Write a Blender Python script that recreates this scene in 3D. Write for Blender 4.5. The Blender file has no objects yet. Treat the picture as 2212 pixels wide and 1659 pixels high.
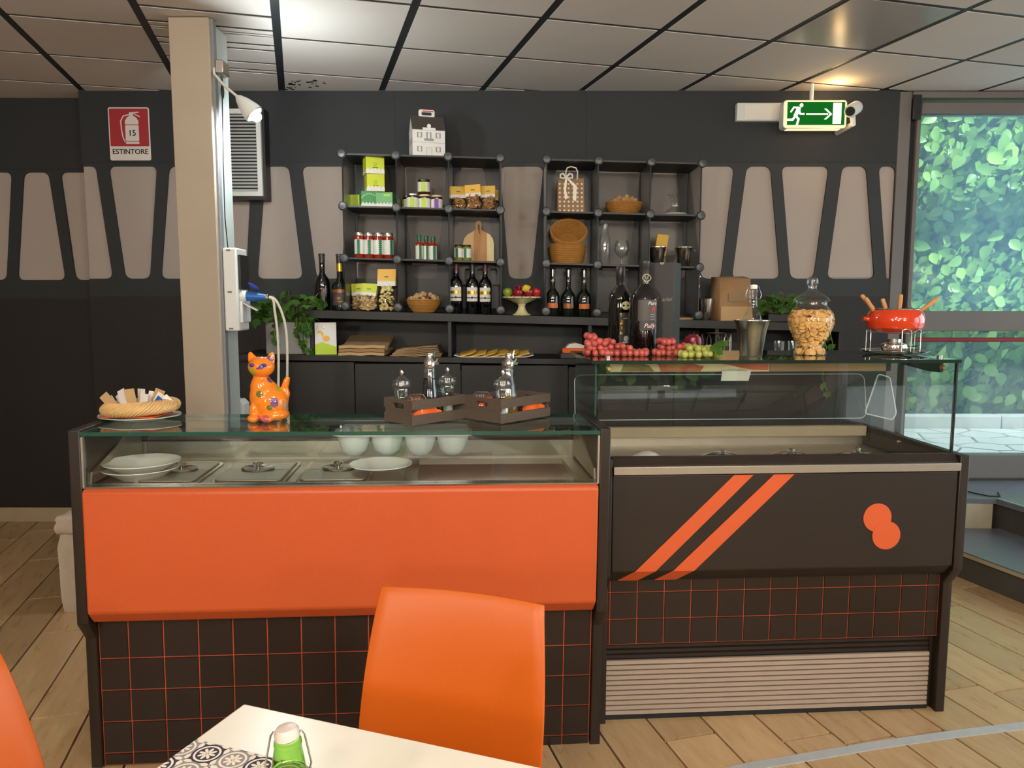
import bpy, math, random
from mathutils import Matrix, Vector
random.seed(7)
SC = bpy.context.scene
COL = SC.collection
PI = math.pi
# ---------------------------------------------------------------- camera, world, lights, exposure
FPX, CX, CY, CAMH = 1670.0, 1106.0, 829.5, 1.5
TH = math.atan(180 / FPX)
cd = bpy.data.cameras.new('camera'); cam = bpy.data.objects.new('camera', cd); COL.objects.link(cam)
cd.sensor_fit = 'HORIZONTAL'; cd.sensor_width = 36; cd.lens = 36 * FPX / 2212; cd.clip_start = .05
cam.location = (0, 0, CAMH); cam.rotation_euler = (PI / 2 - TH, 0, 0); SC.camera = cam
SC.view_settings.view_transform = 'Standard'; SC.view_settings.look = 'None'
SC.view_settings.gamma = 1; SC.view_settings.use_curve_mapping = False; SC.view_settings.exposure = 0
wd = bpy.data.worlds.new('sky'); SC.world = wd; wd.use_nodes = True
bg = wd.node_tree.nodes['Background']
bg.inputs[0].default_value = (.76, .88, 1, 1); bg.inputs[1].default_value = 5.4
sl = bpy.data.lights.new('sun', 'SUN'); sl.energy = 20; sl.angle = .01; sl.color = (1, .93, .78)
so = bpy.data.objects.new('sun', sl); COL.objects.link(so)
so.rotation_euler = Vector((-.3, .9, -.34)).to_track_quat('-Z', 'Y').to_euler()
def area(name, loc, to, size, power, color):
    l = bpy.data.lights.new(name, 'AREA'); l.shape = 'DISK'; l.size = size; l.energy = power; l.color = color
    o = bpy.data.objects.new(name, l); COL.objects.link(o); o.location = loc
    o.rotation_euler = (Vector(to) - Vector(loc)).to_track_quat('-Z', 'Y').to_euler()
WARM = (1, .88, .74)
for x, p in ((-1.9, 18), (-.5, 26), (.9, 26), (2.3, 23)):
    area('ceiling_spot', (x, -1.3, 2.66), (x * .7, 3.0, .9), .28, p, WARM)
area('ceiling_spot', (.5, .5, 2.7), (.5, .9, .75), .3, 8, WARM)
for x in (-2.2, .2, 2.4): area('fill_uplight', (x, -2.2, 1.9), (x, -1.2, 2.8), .5, 56, (1, .92, .84))  # added fill to brighten the ceiling, no such fixtures in the room
SC.cycles.transparent_max_bounces = 24; SC.cycles.max_bounces = 10
# ---------------------------------------------------------------- photo geometry helpers (real planes only)
def ray(px, py):
    x = (px - CX) / FPX; y = -(py - CY) / FPX
    return Vector((x, math.cos(TH) + y * math.sin(TH), -math.sin(TH) + y * math.cos(TH)))
EYE = Vector((0, 0, CAMH))
def hit(px, py, val, axis=2, M=None):
    """Where the sight line meets the plane axis=val (in the frame M); returned in that frame."""
    r, e = ray(px, py), EYE.copy()
    if M is not None:
        Mi = M.inverted(); r = Mi.to_3x3() @ r; e = Mi @ e
    return e + r * ((val - e[axis]) / r[axis])
def T(x, y, z): return Matrix.Translation((x, y, z))
def R(a, ax='Z'): return Matrix.Rotation(a, 4, ax)
# ---------------------------------------------------------------- materials
def lin(h):
    h = h.lstrip('#'); o = []
    for i in (0, 2, 4):
        c = int(h[i:i + 2], 16) / 255
        o.append(c / 12.92 if c <= .04045 else ((c + .055) / 1.055) ** 2.4)
    return (*o, 1)
MATS = {}
def newmat(name):
    m = bpy.data.materials.new(name); m.use_nodes = True; nt = m.node_tree
    for n in list(nt.nodes): nt.nodes.remove(n)
    out = nt.nodes.new('ShaderNodeOutputMaterial'); MATS[name] = m
    return m, nt, out
def nd(nt, typ, **kw):
    n = nt.nodes.new('ShaderNode' + typ)
    for k, v in kw.items(): setattr(n, k, v)
    return n
def setin(nt, sock, v):
    if isinstance(v, bpy.types.NodeSocket): nt.links.new(v, sock)
    else: sock.default_value = v
def mth(nt, op, a, b=None, c=None):
    n = nd(nt, 'Math', operation=op); setin(nt, n.inputs[0], a)
    if b is not None: setin(nt, n.inputs[1], b)
    if c is not None: setin(nt, n.inputs[2], c)
    return n.outputs[0]
def mixc(nt, f, a, b):
    n = nd(nt, 'Mix', data_type='RGBA'); setin(nt, n.inputs[0], f); setin(nt, n.inputs[6], a); setin(nt, n.inputs[7], b)
    return n.outputs[2]
def noise(nt, scale, vec=None, detail=3, coord='Object', stretch=None):
    if vec is None:
        vec = nd(nt, 'TexCoord').outputs[coord]
    if stretch:
        mp = nd(nt, 'Mapping'); nt.links.new(vec, mp.inputs[0]); mp.inputs['Scale'].default_value = stretch; vec = mp.outputs[0]
    n = nd(nt, 'TexNoise'); nt.links.new(vec, n.inputs['Vector']); n.inputs['Scale'].default_value = scale; n.inputs['Detail'].default_value = detail
    return n.outputs['Fac']
def mat(name, col, rough=.5, metal=0, var=.12, scale=20, bump=0, spec=.5, coat=0, stretch=None, trans=0, sss=0, emit=None, es=0, bscale=None, rand=0):
    m, nt, out = newmat(name)
    b = nd(nt, 'BsdfPrincipled'); nt.links.new(b.outputs[0], out.inputs[0])
    c = lin(col); f = noise(nt, scale, stretch=stretch)
    dk = tuple(x * (1 - var) for x in c[:3]) + (1,); lt = tuple(min(1, x * (1 + var)) for x in c[:3]) + (1,)
    cc = mixc(nt, f, dk, lt)
    if rand:
        oi = nd(nt, 'ObjectInfo')
        hs = nd(nt, 'HueSaturation'); nt.links.new(cc, hs.inputs['Color'])
        nt.links.new(mth(nt, 'MULTIPLY_ADD', oi.outputs['Random'], rand * 2, 1 - rand), hs.inputs['Value']); cc = hs.outputs[0]
    nt.links.new(cc, b.inputs['Base Color'])
    b.inputs['Roughness'].default_value = rough; b.inputs['Metallic'].default_value = metal
    b.inputs['Specular IOR Level'].default_value = spec; b.inputs['Coat Weight'].default_value = coat
    if coat: b.inputs['Coat Roughness'].default_value = .05
    b.inputs['Transmission Weight'].default_value = trans
    if sss: b.inputs['Subsurface Weight'].default_value = sss; b.inputs['Subsurface Radius'].default_value = (.02, .012, .008); b.inputs['Subsurface Scale'].default_value = .3
    if bump:
        bp = nd(nt, 'Bump'); bp.inputs['Strength'].default_value = bump; bp.inputs['Distance'].default_value = .004
        nt.links.new(noise(nt, bscale or scale * 4, stretch=stretch), bp.inputs['Height']); nt.links.new(bp.outputs[0], b.inputs['Normal'])
    if emit: b.inputs['Emission Color'].default_value = lin(emit); b.inputs['Emission Strength'].default_value = es
    return m
def glass(name, tint='#ffffff', ior=1.5, edge=None, rough=0.0, haze=0, hazecol='#ffffff', gcol='#ffffff'):
    """Clear sheet or vessel: transparent with a Fresnel mirror; optional haze imitates sky reflected in the pane."""
    m, nt, out = newmat(name)
    tr = nd(nt, 'BsdfTransparent'); gl = nd(nt, 'BsdfGlossy'); gl.inputs['Roughness'].default_value = rough; gl.inputs[0].default_value = lin(gcol)
    tc = lin(tint)
    if edge:
        lw = nd(nt, 'LayerWeight'); lw.inputs[0].default_value = .5
        nt.links.new(mixc(nt, mth(nt, 'POWER', lw.outputs['Facing'], 2.), tc, lin(edge)), tr.inputs[0])
    else: tr.inputs[0].default_value = tc
    lf_ = nd(nt, 'LayerWeight'); lf_.inputs[0].default_value = .5; f0 = ((ior - 1) / (ior + 1)) ** 2
    sch = mth(nt, 'MULTIPLY_ADD', mth(nt, 'POWER', lf_.outputs['Facing'], 5.), 1 - f0, f0)
    mx = nd(nt, 'MixShader'); nt.links.new(sch, mx.inputs[0]); nt.links.new(tr.outputs[0], mx.inputs[1]); nt.links.new(gl.outputs[0], mx.inputs[2])
    last = mx.outputs[0]
    if haze:
        d = nd(nt, 'BsdfDiffuse'); d.inputs[0].default_value = lin(hazecol); t2 = nd(nt, 'BsdfTranslucent'); t2.inputs[0].default_value = lin(hazecol)
        ad = nd(nt, 'MixShader'); ad.inputs[0].default_value = .6; nt.links.new(d.outputs[0], ad.inputs[1]); nt.links.new(t2.outputs[0], ad.inputs[2])
        m2 = nd(nt, 'MixShader'); m2.inputs[0].default_value = haze; nt.links.new(last, m2.inputs[1]); nt.links.new(ad.outputs[0], m2.inputs[2]); last = m2.outputs[0]
    nt.links.new(last, out.inputs[0]); return m
def leafmat(name, c1, c2, scale=6):
    m, nt, out = newmat(name); b = nd(nt, 'BsdfPrincipled')
    oi = nd(nt, 'ObjectInfo'); f = noise(nt, scale, vec=nd(nt, 'NewGeometry').outputs['Position'], detail=4)
    f2 = mth(nt, 'MULTIPLY_ADD', oi.outputs['Random'], .5, mth(nt, 'MULTIPLY', f, .6))
    cc = mixc(nt, f2, lin(c1), lin(c2)); nt.links.new(cc, b.inputs['Base Color']); b.inputs['Roughness'].default_value = .38
    t = nd(nt, 'BsdfTranslucent'); nt.links.new(cc, t.inputs[0])
    mx = nd(nt, 'MixShader'); mx.inputs[0].default_value = .35; nt.links.new(b.outputs[0], mx.inputs[1]); nt.links.new(t.outputs[0], mx.inputs[2])
    nt.links.new(mx.outputs[0], out.inputs[0]); return m
def emis(name, col, s):
    m, nt, out = newmat(name); e = nd(nt, 'Emission'); e.inputs[0].default_value = lin(col); e.inputs[1].default_value = s
    nt.links.new(e.outputs[0], out.inputs[0]); return m
mat('wall_white', '#a99d94', .8, var=.05, scale=3, bump=.1)
mat('wall_black', '#26292b', .7, var=.18, scale=5, bump=.25, bscale=120)
mat('wall_low', '#1d1918', .65, var=.18, scale=5, bump=.2, bscale=120)
mat('board_black', '#25292a', .62, var=.15, scale=6, bump=.15, bscale=90)
mat('acrylic_edge', '#c6d0d2', .2, coat=.3)
mat('cab_black', '#131110', .5, var=.2, scale=5)
mat('tile_ceil', '#d6cec6', .75, var=.06, scale=2.5, bump=.03, bscale=60, rand=.03)
mat('tile_gloss', '#a5a09c', .22, var=.05, scale=2)
mat('grid_bar', '#1d2327', .5)
mat('pillar_paint', '#a89a88', .6, var=.06, scale=4, bump=.1)
mat('pillar_side', '#b9c0ba', .55, var=.05, scale=4)
mat('pillar_edge', '#7d7f80', .5)
mat('white_plastic', '#d9dbd7', .35, var=.03)
mat('white_matte', '#dcd8d2', .7, var=.04)
mat('white_gloss', '#eae7df', .15, var=.03, coat=.5)
mat('grey_frame', '#6c6866', .5, var=.06, scale=6)
mat('dark_rubber', '#17191a', .6)
mat('black_plastic', '#1a1a1b', .45)
mat('connector', '#3a3d3e', .35)
mat('brown_black', '#231a14', .42, var=.2, scale=12, bump=.06)
mat('tile_dark', '#271c16', .33, var=.22, scale=9, rand=.12, spec=.4)
mat('grout_orange', '#b5502e', .8)
mat('orange_panel', '#bf5224', .42, var=.06, scale=3, bump=.12, bscale=220)
mat('orange_decal', '#cc5626', .5, var=.04)
mat('orange_chair', '#bc570c', .36, var=.03, scale=3, spec=.4)
mat('steel', '#cdc9c2', .22, 1, var=.06, scale=30, stretch=(1, 40, 40))
mat('steel_soft', '#b3ab9f', .42, 1, var=.08, scale=14)
mat('louvre', '#ab998a', .42, 0.2, var=.06, scale=12)
mat('chrome', '#d8d8d8', .08, 1, var=.02)
mat('wire_metal', '#b8b0a8', .25, 1)
mat('brass', '#c9a15a', .3, 1)
mat('sign_red', '#a52a30', .5, var=.05)
mat('sign_white', '#ded6d0', .55, var=.03)
mat('ink', '#16161c', .6)
mat('lime', '#c3cb2c', .55, var=.05)
mat('lime_card', '#b4cc35', .6, var=.05)
mat('green_box', '#3f8a4a', .5, var=.07)
mat('green_box_pale', '#5f9d5c', .5, var=.07)
mat('alu_matte', '#b3b8b8', .5, .1)
mat('green_ink', '#176b45', .55)
mat('purple_ink', '#7a3f9a', .55)
mat('card_yellow', '#d9ad48', .6, var=.06)
mat('card_amber', '#e5b04a', .6, var=.06)
mat('label_white', '#d8d3cb', .6, var=.04)
mat('jam_dark', '#3a1b12', .12, var=.2)
mat('sauce_red', '#8c2a14', .14, var=.2, scale=30)
mat('olive_green', '#7c7a2e', .15, var=.25, scale=40)
mat('lid_dark', '#3b3633', .3, .6)
mat('lid_cream', '#cfc58f', .4)
mat('lid_silver', '#c9c4bc', .25, .9)
mat('cap_green', '#12583f', .35)
mat('taralli', '#a77d4e', .6, var=.25, scale=60)
mat('pasta', '#c3a978', .55, var=.2, scale=60)
mat('pasta_pale', '#d9c78a', .5, var=.15, scale=60)
glass('crystal', '#f2f5f5', 2.2, edge='#ffffff')
mat('stopper_grey', '#c9beb4', .3, sss=.1)
glass('film', '#f4f0ea', 1.35)
mat('kraft', '#9a7650', .8, var=.1, scale=12, bump=.2)
mat('kraft_light', '#b59468', .8, var=.08, scale=12, bump=.15)
mat('kraft_grey', '#8e7452', .8, var=.08, scale=10, bump=.12)
mat('ribbon', '#e6ddd0', .4, var=.05)
mat('wicker', '#a4702f', .6, var=.3, scale=70, bump=.3)
mat('wicker_pale', '#d3ac72', .55, var=.22, scale=50, bump=.2)
mat('cork', '#b58a5e', .8, var=.2, scale=80)
mat('walnut', '#b69366', .7, var=.25, scale=90, bump=.6, bscale=160)
mat('wood_pale', '#cda873', .55, var=.12, scale=9, stretch=(14, 1, 1))
mat('wood_mid', '#b6824c', .55, var=.15, scale=9, stretch=(14, 1, 1))
mat('wood_cream', '#e2cb93', .5, var=.1, scale=9, stretch=(14, 1, 1))
mat('wood_handle', '#c78f52', .5, var=.15, scale=30)
mat('crate_wood', '#54473b', .7, var=.25, scale=16, stretch=(2, 18, 18), bump=.25)
mat('wine_glass_dark', '#0b0a0c', .06, var=.1, coat=.6)
mat('wine_green', '#10150c', .07, var=.1, coat=.6)
mat('capsule_black', '#2b2a2b', .35)
mat('capsule_red', '#4a1b20', .35)
mat('gold_foil', '#c19a3e', .3, .8, var=.2, scale=60)
mat('copper_foil', '#8a5532', .4, .5, var=.2, scale=60)
mat('label_orange', '#c96a2c', .5)
mat('label_dark', '#3a3735', .55, var=.08)
mat('label_bronze', '#4a4440', .5, var=.06)
mat('red_ink', '#c8372c', .5)
mat('grey_ink', '#8f8b88', .5)
mat('giftbox', '#2f2c2e', .5, var=.08)
mat('cream_enamel', '#ddd29e', .25, var=.04, coat=.3)
mat('apple_green', '#8a9a2c', .3, var=.15, scale=25)
mat('lemon', '#d9b82a', .4, var=.08, bump=.25, bscale=200)
mat('apple_red', '#8d1c28', .25, var=.3, scale=20)
mat('plum', '#7b1630', .22, var=.3, scale=16)
mat('pome_red', '#b4242c', .3, var=.2, scale=20)
mat('grape_pink', '#b4534a', .26, var=.2, scale=40, sss=.08, rand=.2)
mat('grape_dark', '#8e2440', .25, var=.2, scale=40, rand=.15)
mat('grape_green', '#a3a852', .26, var=.16, scale=40, sss=.08, rand=.16)
mat('stem', '#6f8a3c', .6)
glass('clear', '#fdfefe', 1.75, edge='#e2e8e8')
glass('clear_thin', '#ffffff', 1.7, edge='#d5dcdd')
glass('pane', '#f8faf9', 1.5)
glass('pane_green', '#ebf4f0', 1.6)
glass('smoke', '#d6d4d2', 1.3, rough=.3)
glass('green_glass', '#c2e694', 1.55, edge='#6fb652')
mat('pane_edge', '#234c3f', .15, var=.1, spec=.8)
mat('pane_edge_dark', '#15231f', .12, var=.1, spec=.8)
mat('biscuit', '#d9a860', .6, var=.14, scale=40, rand=.12)
mat('fondue_red', '#d23b12', .14, var=.04, coat=.7)
mat('cable', '#cfc9bd', .5)
mat('cee_blue', '#2566b4', .4)
mat('cee_blue_dark', '#1a2f93', .4)
mat('stoneware', '#b9ac98', .8, var=.16, scale=14, bump=.6, bscale=40)
mat('skirting', '#a8967a', .6, var=.12, scale=10)
mat('slab_dark', '#666b74', .35, var=.15, scale=10, bump=.15)
mat('slab_riser', '#4a463f', .6, var=.2, scale=8, bump=.2)
mat('cement', '#a49b86', .85, var=.2, scale=9, bump=.4)
mat('alu', '#b9bfc0', .3, .85)
mat('plate_white', '#e6e4dc', .14, var=.03, coat=.4)
mat('napkin_orange', '#e8641e', .8, var=.06)
mat('paper', '#dcd7cd', .8, var=.08)
mat('paper_blue', '#2a4fa0', .7)
mat('pepper', '#2a211c', .8, var=.4, scale=150)
mat('salt', '#e6e2da', .8)
mat('vinegar', '#140c0a', .1)
mat('oil', '#8a6a20', .12)
mat('soft_tray', '#e4ebe8', .4, var=.03, trans=.1)
mat('table_top', '#e6e0d2', .28, var=.02)
mat('planter', '#8d8983', .7, var=.08)
mat('soil', '#2a1f17', .9)
leafmat('pothos', '#1f4a17', '#5d8a35', 9)
leafmat('hedge_leaf', '#3a6e3c', '#a4c862', 3)
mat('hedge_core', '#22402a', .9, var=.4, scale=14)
mat('bark', '#4b3a28', .9)
mat('paving', '#c9c2b8', .8, var=.12, scale=6, rand=.08)
mat('paving_joint', '#7f7a74', .9)
mat('kerb', '#c6bfb4', .8, var=.1, scale=6)
mat('rail_red', '#7c1f1e', .4)
mat('mould', '#2e2b29', .9)
mat('room_beige', '#9c8f82', .8, var=.06, scale=3)
mat('reflected_cream', '#d8c09a', .4)  # colours of the poster reflection painted on the light housing
mat('reflected_red', '#b95a3a', .4)
mat('reflected_brown', '#7d5a30', .4)
mat('reflected_grey', '#a8a096', .4)
emis('bulb', '#f4fbff', 60)
emis('lit_face', '#fff0cf', 2.4)
emis('lit_green', '#1f8f2e', .55)
emis('lit_rim', '#ffdca6', 1.5)
glass('door_glass', '#ebf6f8', 1.45, haze=.25, hazecol='#a8d0ec')  # bluish haze stands in for sky light mirrored on the door glass
glass('door_glass_low', '#f0f8f8', 1.45, haze=.1, hazecol='#b4d6ea')
# ---------------------------------------------------------------- mesh builder
class MB:
    def __init__(s): s.v = []; s.f = []; s.mi = []; s.flat = []
    def add(s, vs, fs, mi=0, M=None, flat=False):
        b = len(s.v)
        s.v += [tuple(M @ Vector(p)) if M is not None else tuple(p) for p in vs]
        s.f += [tuple(b + i for i in f) for f in fs]; s.mi += [mi] * len(fs); return s
    def box(s, x0, x1, y0, y1, z0, z1, mi=0, M=None):
        vs = [(x, y, z) for z in (z0, z1) for y in (y0, y1) for x in (x0, x1)]
        return s.add(vs, [(0, 2, 3, 1), (4, 5, 7, 6), (0, 1, 5, 4), (2, 6, 7, 3), (0, 4, 6, 2), (1, 3, 7, 5)], mi, M)
    def prism(s, poly, d0, d1, plane='xz', mi=0, M=None):
        n = len(poly)
        def P(a, b, d): return {'xz': (a, d, b), 'xy': (a, b, d), 'yz': (d, a, b)}[plane]
        vs = [P(a, b, d0) for a, b in poly] + [P(a, b, d1) for a, b in poly]
        fs = [tuple(range(n)), tuple(range(2 * n - 1, n - 1, -1))] + [(i, i + n, (i + 1) % n + n, (i + 1) % n) for i in range(n)]
        return s.add(vs, fs, mi, M)
    def lathe(s, prof, n=24, mi=0, M=None, sx=1, sy=1, mod=None):
        vs = []; fs = []; k = len(prof)
        for j in range(n):
            a = 2 * PI * j / n; c, q = math.cos(a), math.sin(a)
            for (r, z) in prof:
                rr = r * (mod(a, z) if mod else 1); vs.append((rr * c * sx, rr * q * sy, z))
        for j in range(n):
            j2 = (j + 1) % n
            for i in range(k - 1):
                a, b, c2, d = j * k + i, j2 * k + i, j2 * k + i + 1, j * k + i + 1
                if prof[i][0] < 1e-6 and prof[i + 1][0] < 1e-6: continue
                if prof[i][0] < 1e-6: fs.append((a, c2, d))
                elif prof[i + 1][0] < 1e-6: fs.append((a, b, c2))
                else: fs.append((a, b, c2, d))
        return s.add(vs, fs, mi, M)
    def tube(s, pts, r, n=8, mi=0, closed=False, M=None, cap=True):
        pts = [Vector(p) for p in pts]; m = len(pts); vs = []; fs = []
        rr = r if isinstance(r, (list, tuple)) else [r] * m
        up = None
        for i, p in enumerate(pts):
            t = (pts[(i + 1) % m] - pts[i - 1]) if closed else (pts[min(i + 1, m - 1)] - pts[max(i - 1, 0)])
            t.normalize()
            if up is None:
                up = Vector((0, 0, 1)) if abs(t.z) < .9 else Vector((1, 0, 0))
            a = t.cross(up)
            if a.length < 1e-5: a = t.cross(Vector((1, .3, 0)))
            a.normalize(); b = a.cross(t).normalized(); up = b
            for j in range(n):
                g = 2 * PI * j / n; vs.append(p + (a * math.cos(g) + b * math.sin(g)) * rr[i])
        for i in range(m if closed else m - 1):
            i2 = (i + 1) % m
            for j in range(n):
                j2 = (j + 1) % n; fs.append((i * n + j, i * n + j2, i2 * n + j2, i2 * n + j))
        if not closed and cap:
            fs.append(tuple(range(n - 1, -1, -1))); fs.append(tuple((m - 1) * n + j for j in range(n)))
        return s.add(vs, fs, mi, M)
    def ball(s, c, r, n=14, k=9, mi=0, M=None):
        r = r if isinstance(r, (list, tuple)) else (r, r, r)
        prof = [(max(0, math.sin(PI * i / k)), -math.cos(PI * i / k)) for i in range(k + 1)]
        prof[0] = (0, -1); prof[-1] = (0, 1)
        L = T(*c) @ Matrix.Diagonal((r[0], r[1], r[2], 1))
        return s.lathe(prof, n, mi, (M @ L) if M is not None else L)
    def arc(s, r, z0, z1, a0, a1, n=10, t=.0006, mi=0, M=None):
        """label wrapped on a cylinder; angle 0 faces -Y"""
        vs = []; fs = []
        for i in range(n + 1):
            a = a0 + (a1 - a0) * i / n
            for rr in (r, r + t):
                for z in (z0, z1): vs.append((rr * math.sin(a), -rr * math.cos(a), z))
        for i in range(n):
            a, b = i * 4, i * 4 + 4
            fs += [(a + 2, b + 2, b + 3, a + 3), (a, a + 1, b + 1, b), (a + 1, a + 3, b + 3, b + 1), (a, b, b + 2, a + 2)]
        fs += [(0, 2, 3, 1), (n * 4, n * 4 + 1, n * 4 + 3, n * 4 + 2)]
        return s.add(vs, fs, mi, M)
    def mesh(s, name, mats, sharp=.7):
        me = bpy.data.meshes.new(name); me.from_pydata(s.v, [], s.f)
        for m in ([mats] if isinstance(mats, str) else mats): me.materials.append(MATS[m])
        me.polygons.foreach_set('material_index', s.mi); me.polygons.foreach_set('use_smooth', [True] * len(s.f))
        me.update(); me.set_sharp_from_angle(angle=sharp); return me
    def build(s, name, mats, parent=None, loc=None, M=None, bev=0, seg=2, sharp=.7, kind=None):
        o = bpy.data.objects.new(name, s.mesh(name, mats, sharp)); COL.objects.link(o)
        if parent: o.parent = parent
        if M is not None: o.matrix_local = M
        elif loc is not None: o.location = loc
        if bev:
            b = o.modifiers.new('b', 'BEVEL'); b.width = bev; b.segments = seg; b.limit_method = 'ANGLE'; b.angle_limit = .6
        if kind: o['kind'] = kind
        return o
def link(name, me, parent=None, M=None):
    o = bpy.data.objects.new(name, me); COL.objects.link(o); o.parent = parent
    if M is not None: o.matrix_local = M
    return o
def tag(o, label, cat, group=None):
    o['label'] = label; o['category'] = cat
    if group: o['group'] = group
    return o
def thing(name, label, cat, loc=(0, 0, 0), rz=0, group=None, M=None):
    o = bpy.data.objects.new(name, None); COL.objects.link(o); o.empty_display_size = .05
    if M is not None: o.matrix_world = M
    else: o.location = loc; o.rotation_euler = (0, 0, rz)
    return tag(o, label, cat, group)
def dup(root, label, loc, rz=0, group=None):
    r = root.copy(); COL.objects.link(r); r.location = loc; r.rotation_euler = (0, 0, rz); r['label'] = label
    if group: r['group'] = group
    for ch in list(root.children):
        c = ch.copy(); COL.objects.link(c); c.parent = r
        for g in ch.children:
            d = g.copy(); COL.objects.link(d); d.parent = c
    return r
def struct(o): o['kind'] = 'structure'; return o
_tc = {}
def textmesh(body, size, depth=.0004, bold=0, shear=0):
    cu = bpy.data.curves.new('t', 'FONT'); cu.body = body; cu.size = size; cu.extrude = depth; cu.offset = bold; cu.shear = shear
    cu.align_x = 'CENTER'; cu.align_y = 'CENTER'; cu.resolution_u = 3
    o = bpy.data.objects.new('t', cu); COL.objects.link(o)
    dg = bpy.context.evaluated_depsgraph_get(); dg.update(); me = o.evaluated_get(dg).to_mesh()
    vs = [tuple(v.co) for v in me.vertices]; fs = [tuple(p.vertices) for p in me.polygons]
    o.evaluated_get(dg).to_mesh_clear(); bpy.data.objects.remove(o); bpy.data.curves.remove(cu)
    return vs, fs
def text(body, size, m, parent, M, bold=0, wrap=None, shear=0, name='lettering'):
    """flat lettering in local XZ facing -Y (M places it); wrap=r bends it round a cylinder of radius r"""
    vs, fs = textmesh(body, size, bold=bold, shear=shear); mb = MB()
    if wrap: vs = [((wrap + z) * math.sin(x / wrap), -(wrap + z) * math.cos(x / wrap), y) for x, y, z in vs]
    else: vs = [(x, -z, y) for x, y, z in vs]
    mb.add(vs, fs); return mb.build(name, m, parent, M=M)
def rrect(x0, x1, y0, y1, r, n=4):
    o = []
    for cx, cy, a in ((x1 - r, y0 + r, -90), (x1 - r, y1 - r, 0), (x0 + r, y1 - r, 90), (x0 + r, y0 + r, 180)):
        for i in range(n + 1):
            t = math.radians(a + 90 * i / n); o.append((cx + r * math.cos(t), cy + r * math.sin(t)))
    return o
def roundpoly(poly, r, n=5):
    out = []; m = len(poly)
    for i in range(m):
        p = Vector(poly[i]); a = (Vector(poly[i - 1]) - p); b = (Vector(poly[(i + 1) % m]) - p)
        rr = min(r, a.length * .45, b.length * .45); A = p + a.normalized() * rr; B = p + b.normalized() * rr
        for k in range(n + 1):
            t = k / n; q = A * (1 - t) ** 2 + p * 2 * t * (1 - t) + B * t * t; out.append((q.x, q.y))
    return out
def curvefill(name, splines, half, m, M, parent=None):
    """flat board with holes: outline + hole polygons filled as a 2-D curve, turned into a mesh"""
    cu = bpy.data.curves.new(name, 'CURVE'); cu.dimensions = '2D'; cu.fill_mode = 'BOTH'; cu.extrude = half
    for pl in splines:
        sp = cu.splines.new('POLY'); sp.points.add(len(pl) - 1); sp.use_cyclic_u = True
        for q, p in zip(sp.points, pl): q.co = (p[0], p[1], 0, 1)
    o = bpy.data.objects.new(name, cu); COL.objects.link(o)
    dg = bpy.context.evaluated_depsgraph_get(); dg.update(); me = bpy.data.meshes.new_from_object(o.evaluated_get(dg))
    bpy.data.objects.remove(o); me.materials.clear(); me.materials.append(MATS[m])
    ob = bpy.data.objects.new(name, me); COL.objects.link(ob); ob.parent = parent; ob.matrix_local = M; return ob
XZ = Matrix(((1, 0, 0, 0), (0, 0, -1, 0), (0, 1, 0, 0), (0, 0, 0, 1)))   # local XY drawing -> world XZ, front facing -Y
# ---------------------------------------------------------------- the room
XL, XR, YB, YW, ZC = -4.4, 4.3, -3.4, 5.0, 2.8
XS = hit(183, 400, YW, 1).x          # the wall steps back left of this
YW2 = 5.17
GA = math.radians(15.3)              # floor planks and ceiling grid run at this angle to the back wall
u = Vector((math.cos(GA), math.sin(GA))); v = Vector((-math.sin(GA), math.cos(GA)))
def clip(poly, x0, x1, y0, y1):
    for ax, lim, sg in ((0, x0, 1), (0, x1, -1), (1, y0, 1), (1, y1, -1)):
        out = []
        for i in range(len(poly)):
            a, b = poly[i - 1], poly[i]; da, db = sg * (a[ax] - lim), sg * (b[ax] - lim)
            if (da >= 0) != (db >= 0):
                t = da / (da - db); out.append((a[0] + (b[0] - a[0]) * t, a[1] + (b[1] - a[1]) * t))
            if db >= 0: out.append(b)
        poly = out
        if len(poly) < 3: return []
    return poly
def uvrect(u0, u1, v0, v1): return [tuple(u * a + v * b) for a, b in ((u0, v0), (u1, v0), (u1, v1), (u0, v1))]
def area2(p): return abs(sum(p[i - 1][0] * p[i][1] - p[i][0] * p[i - 1][1] for i in range(len(p)))) / 2
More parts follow.
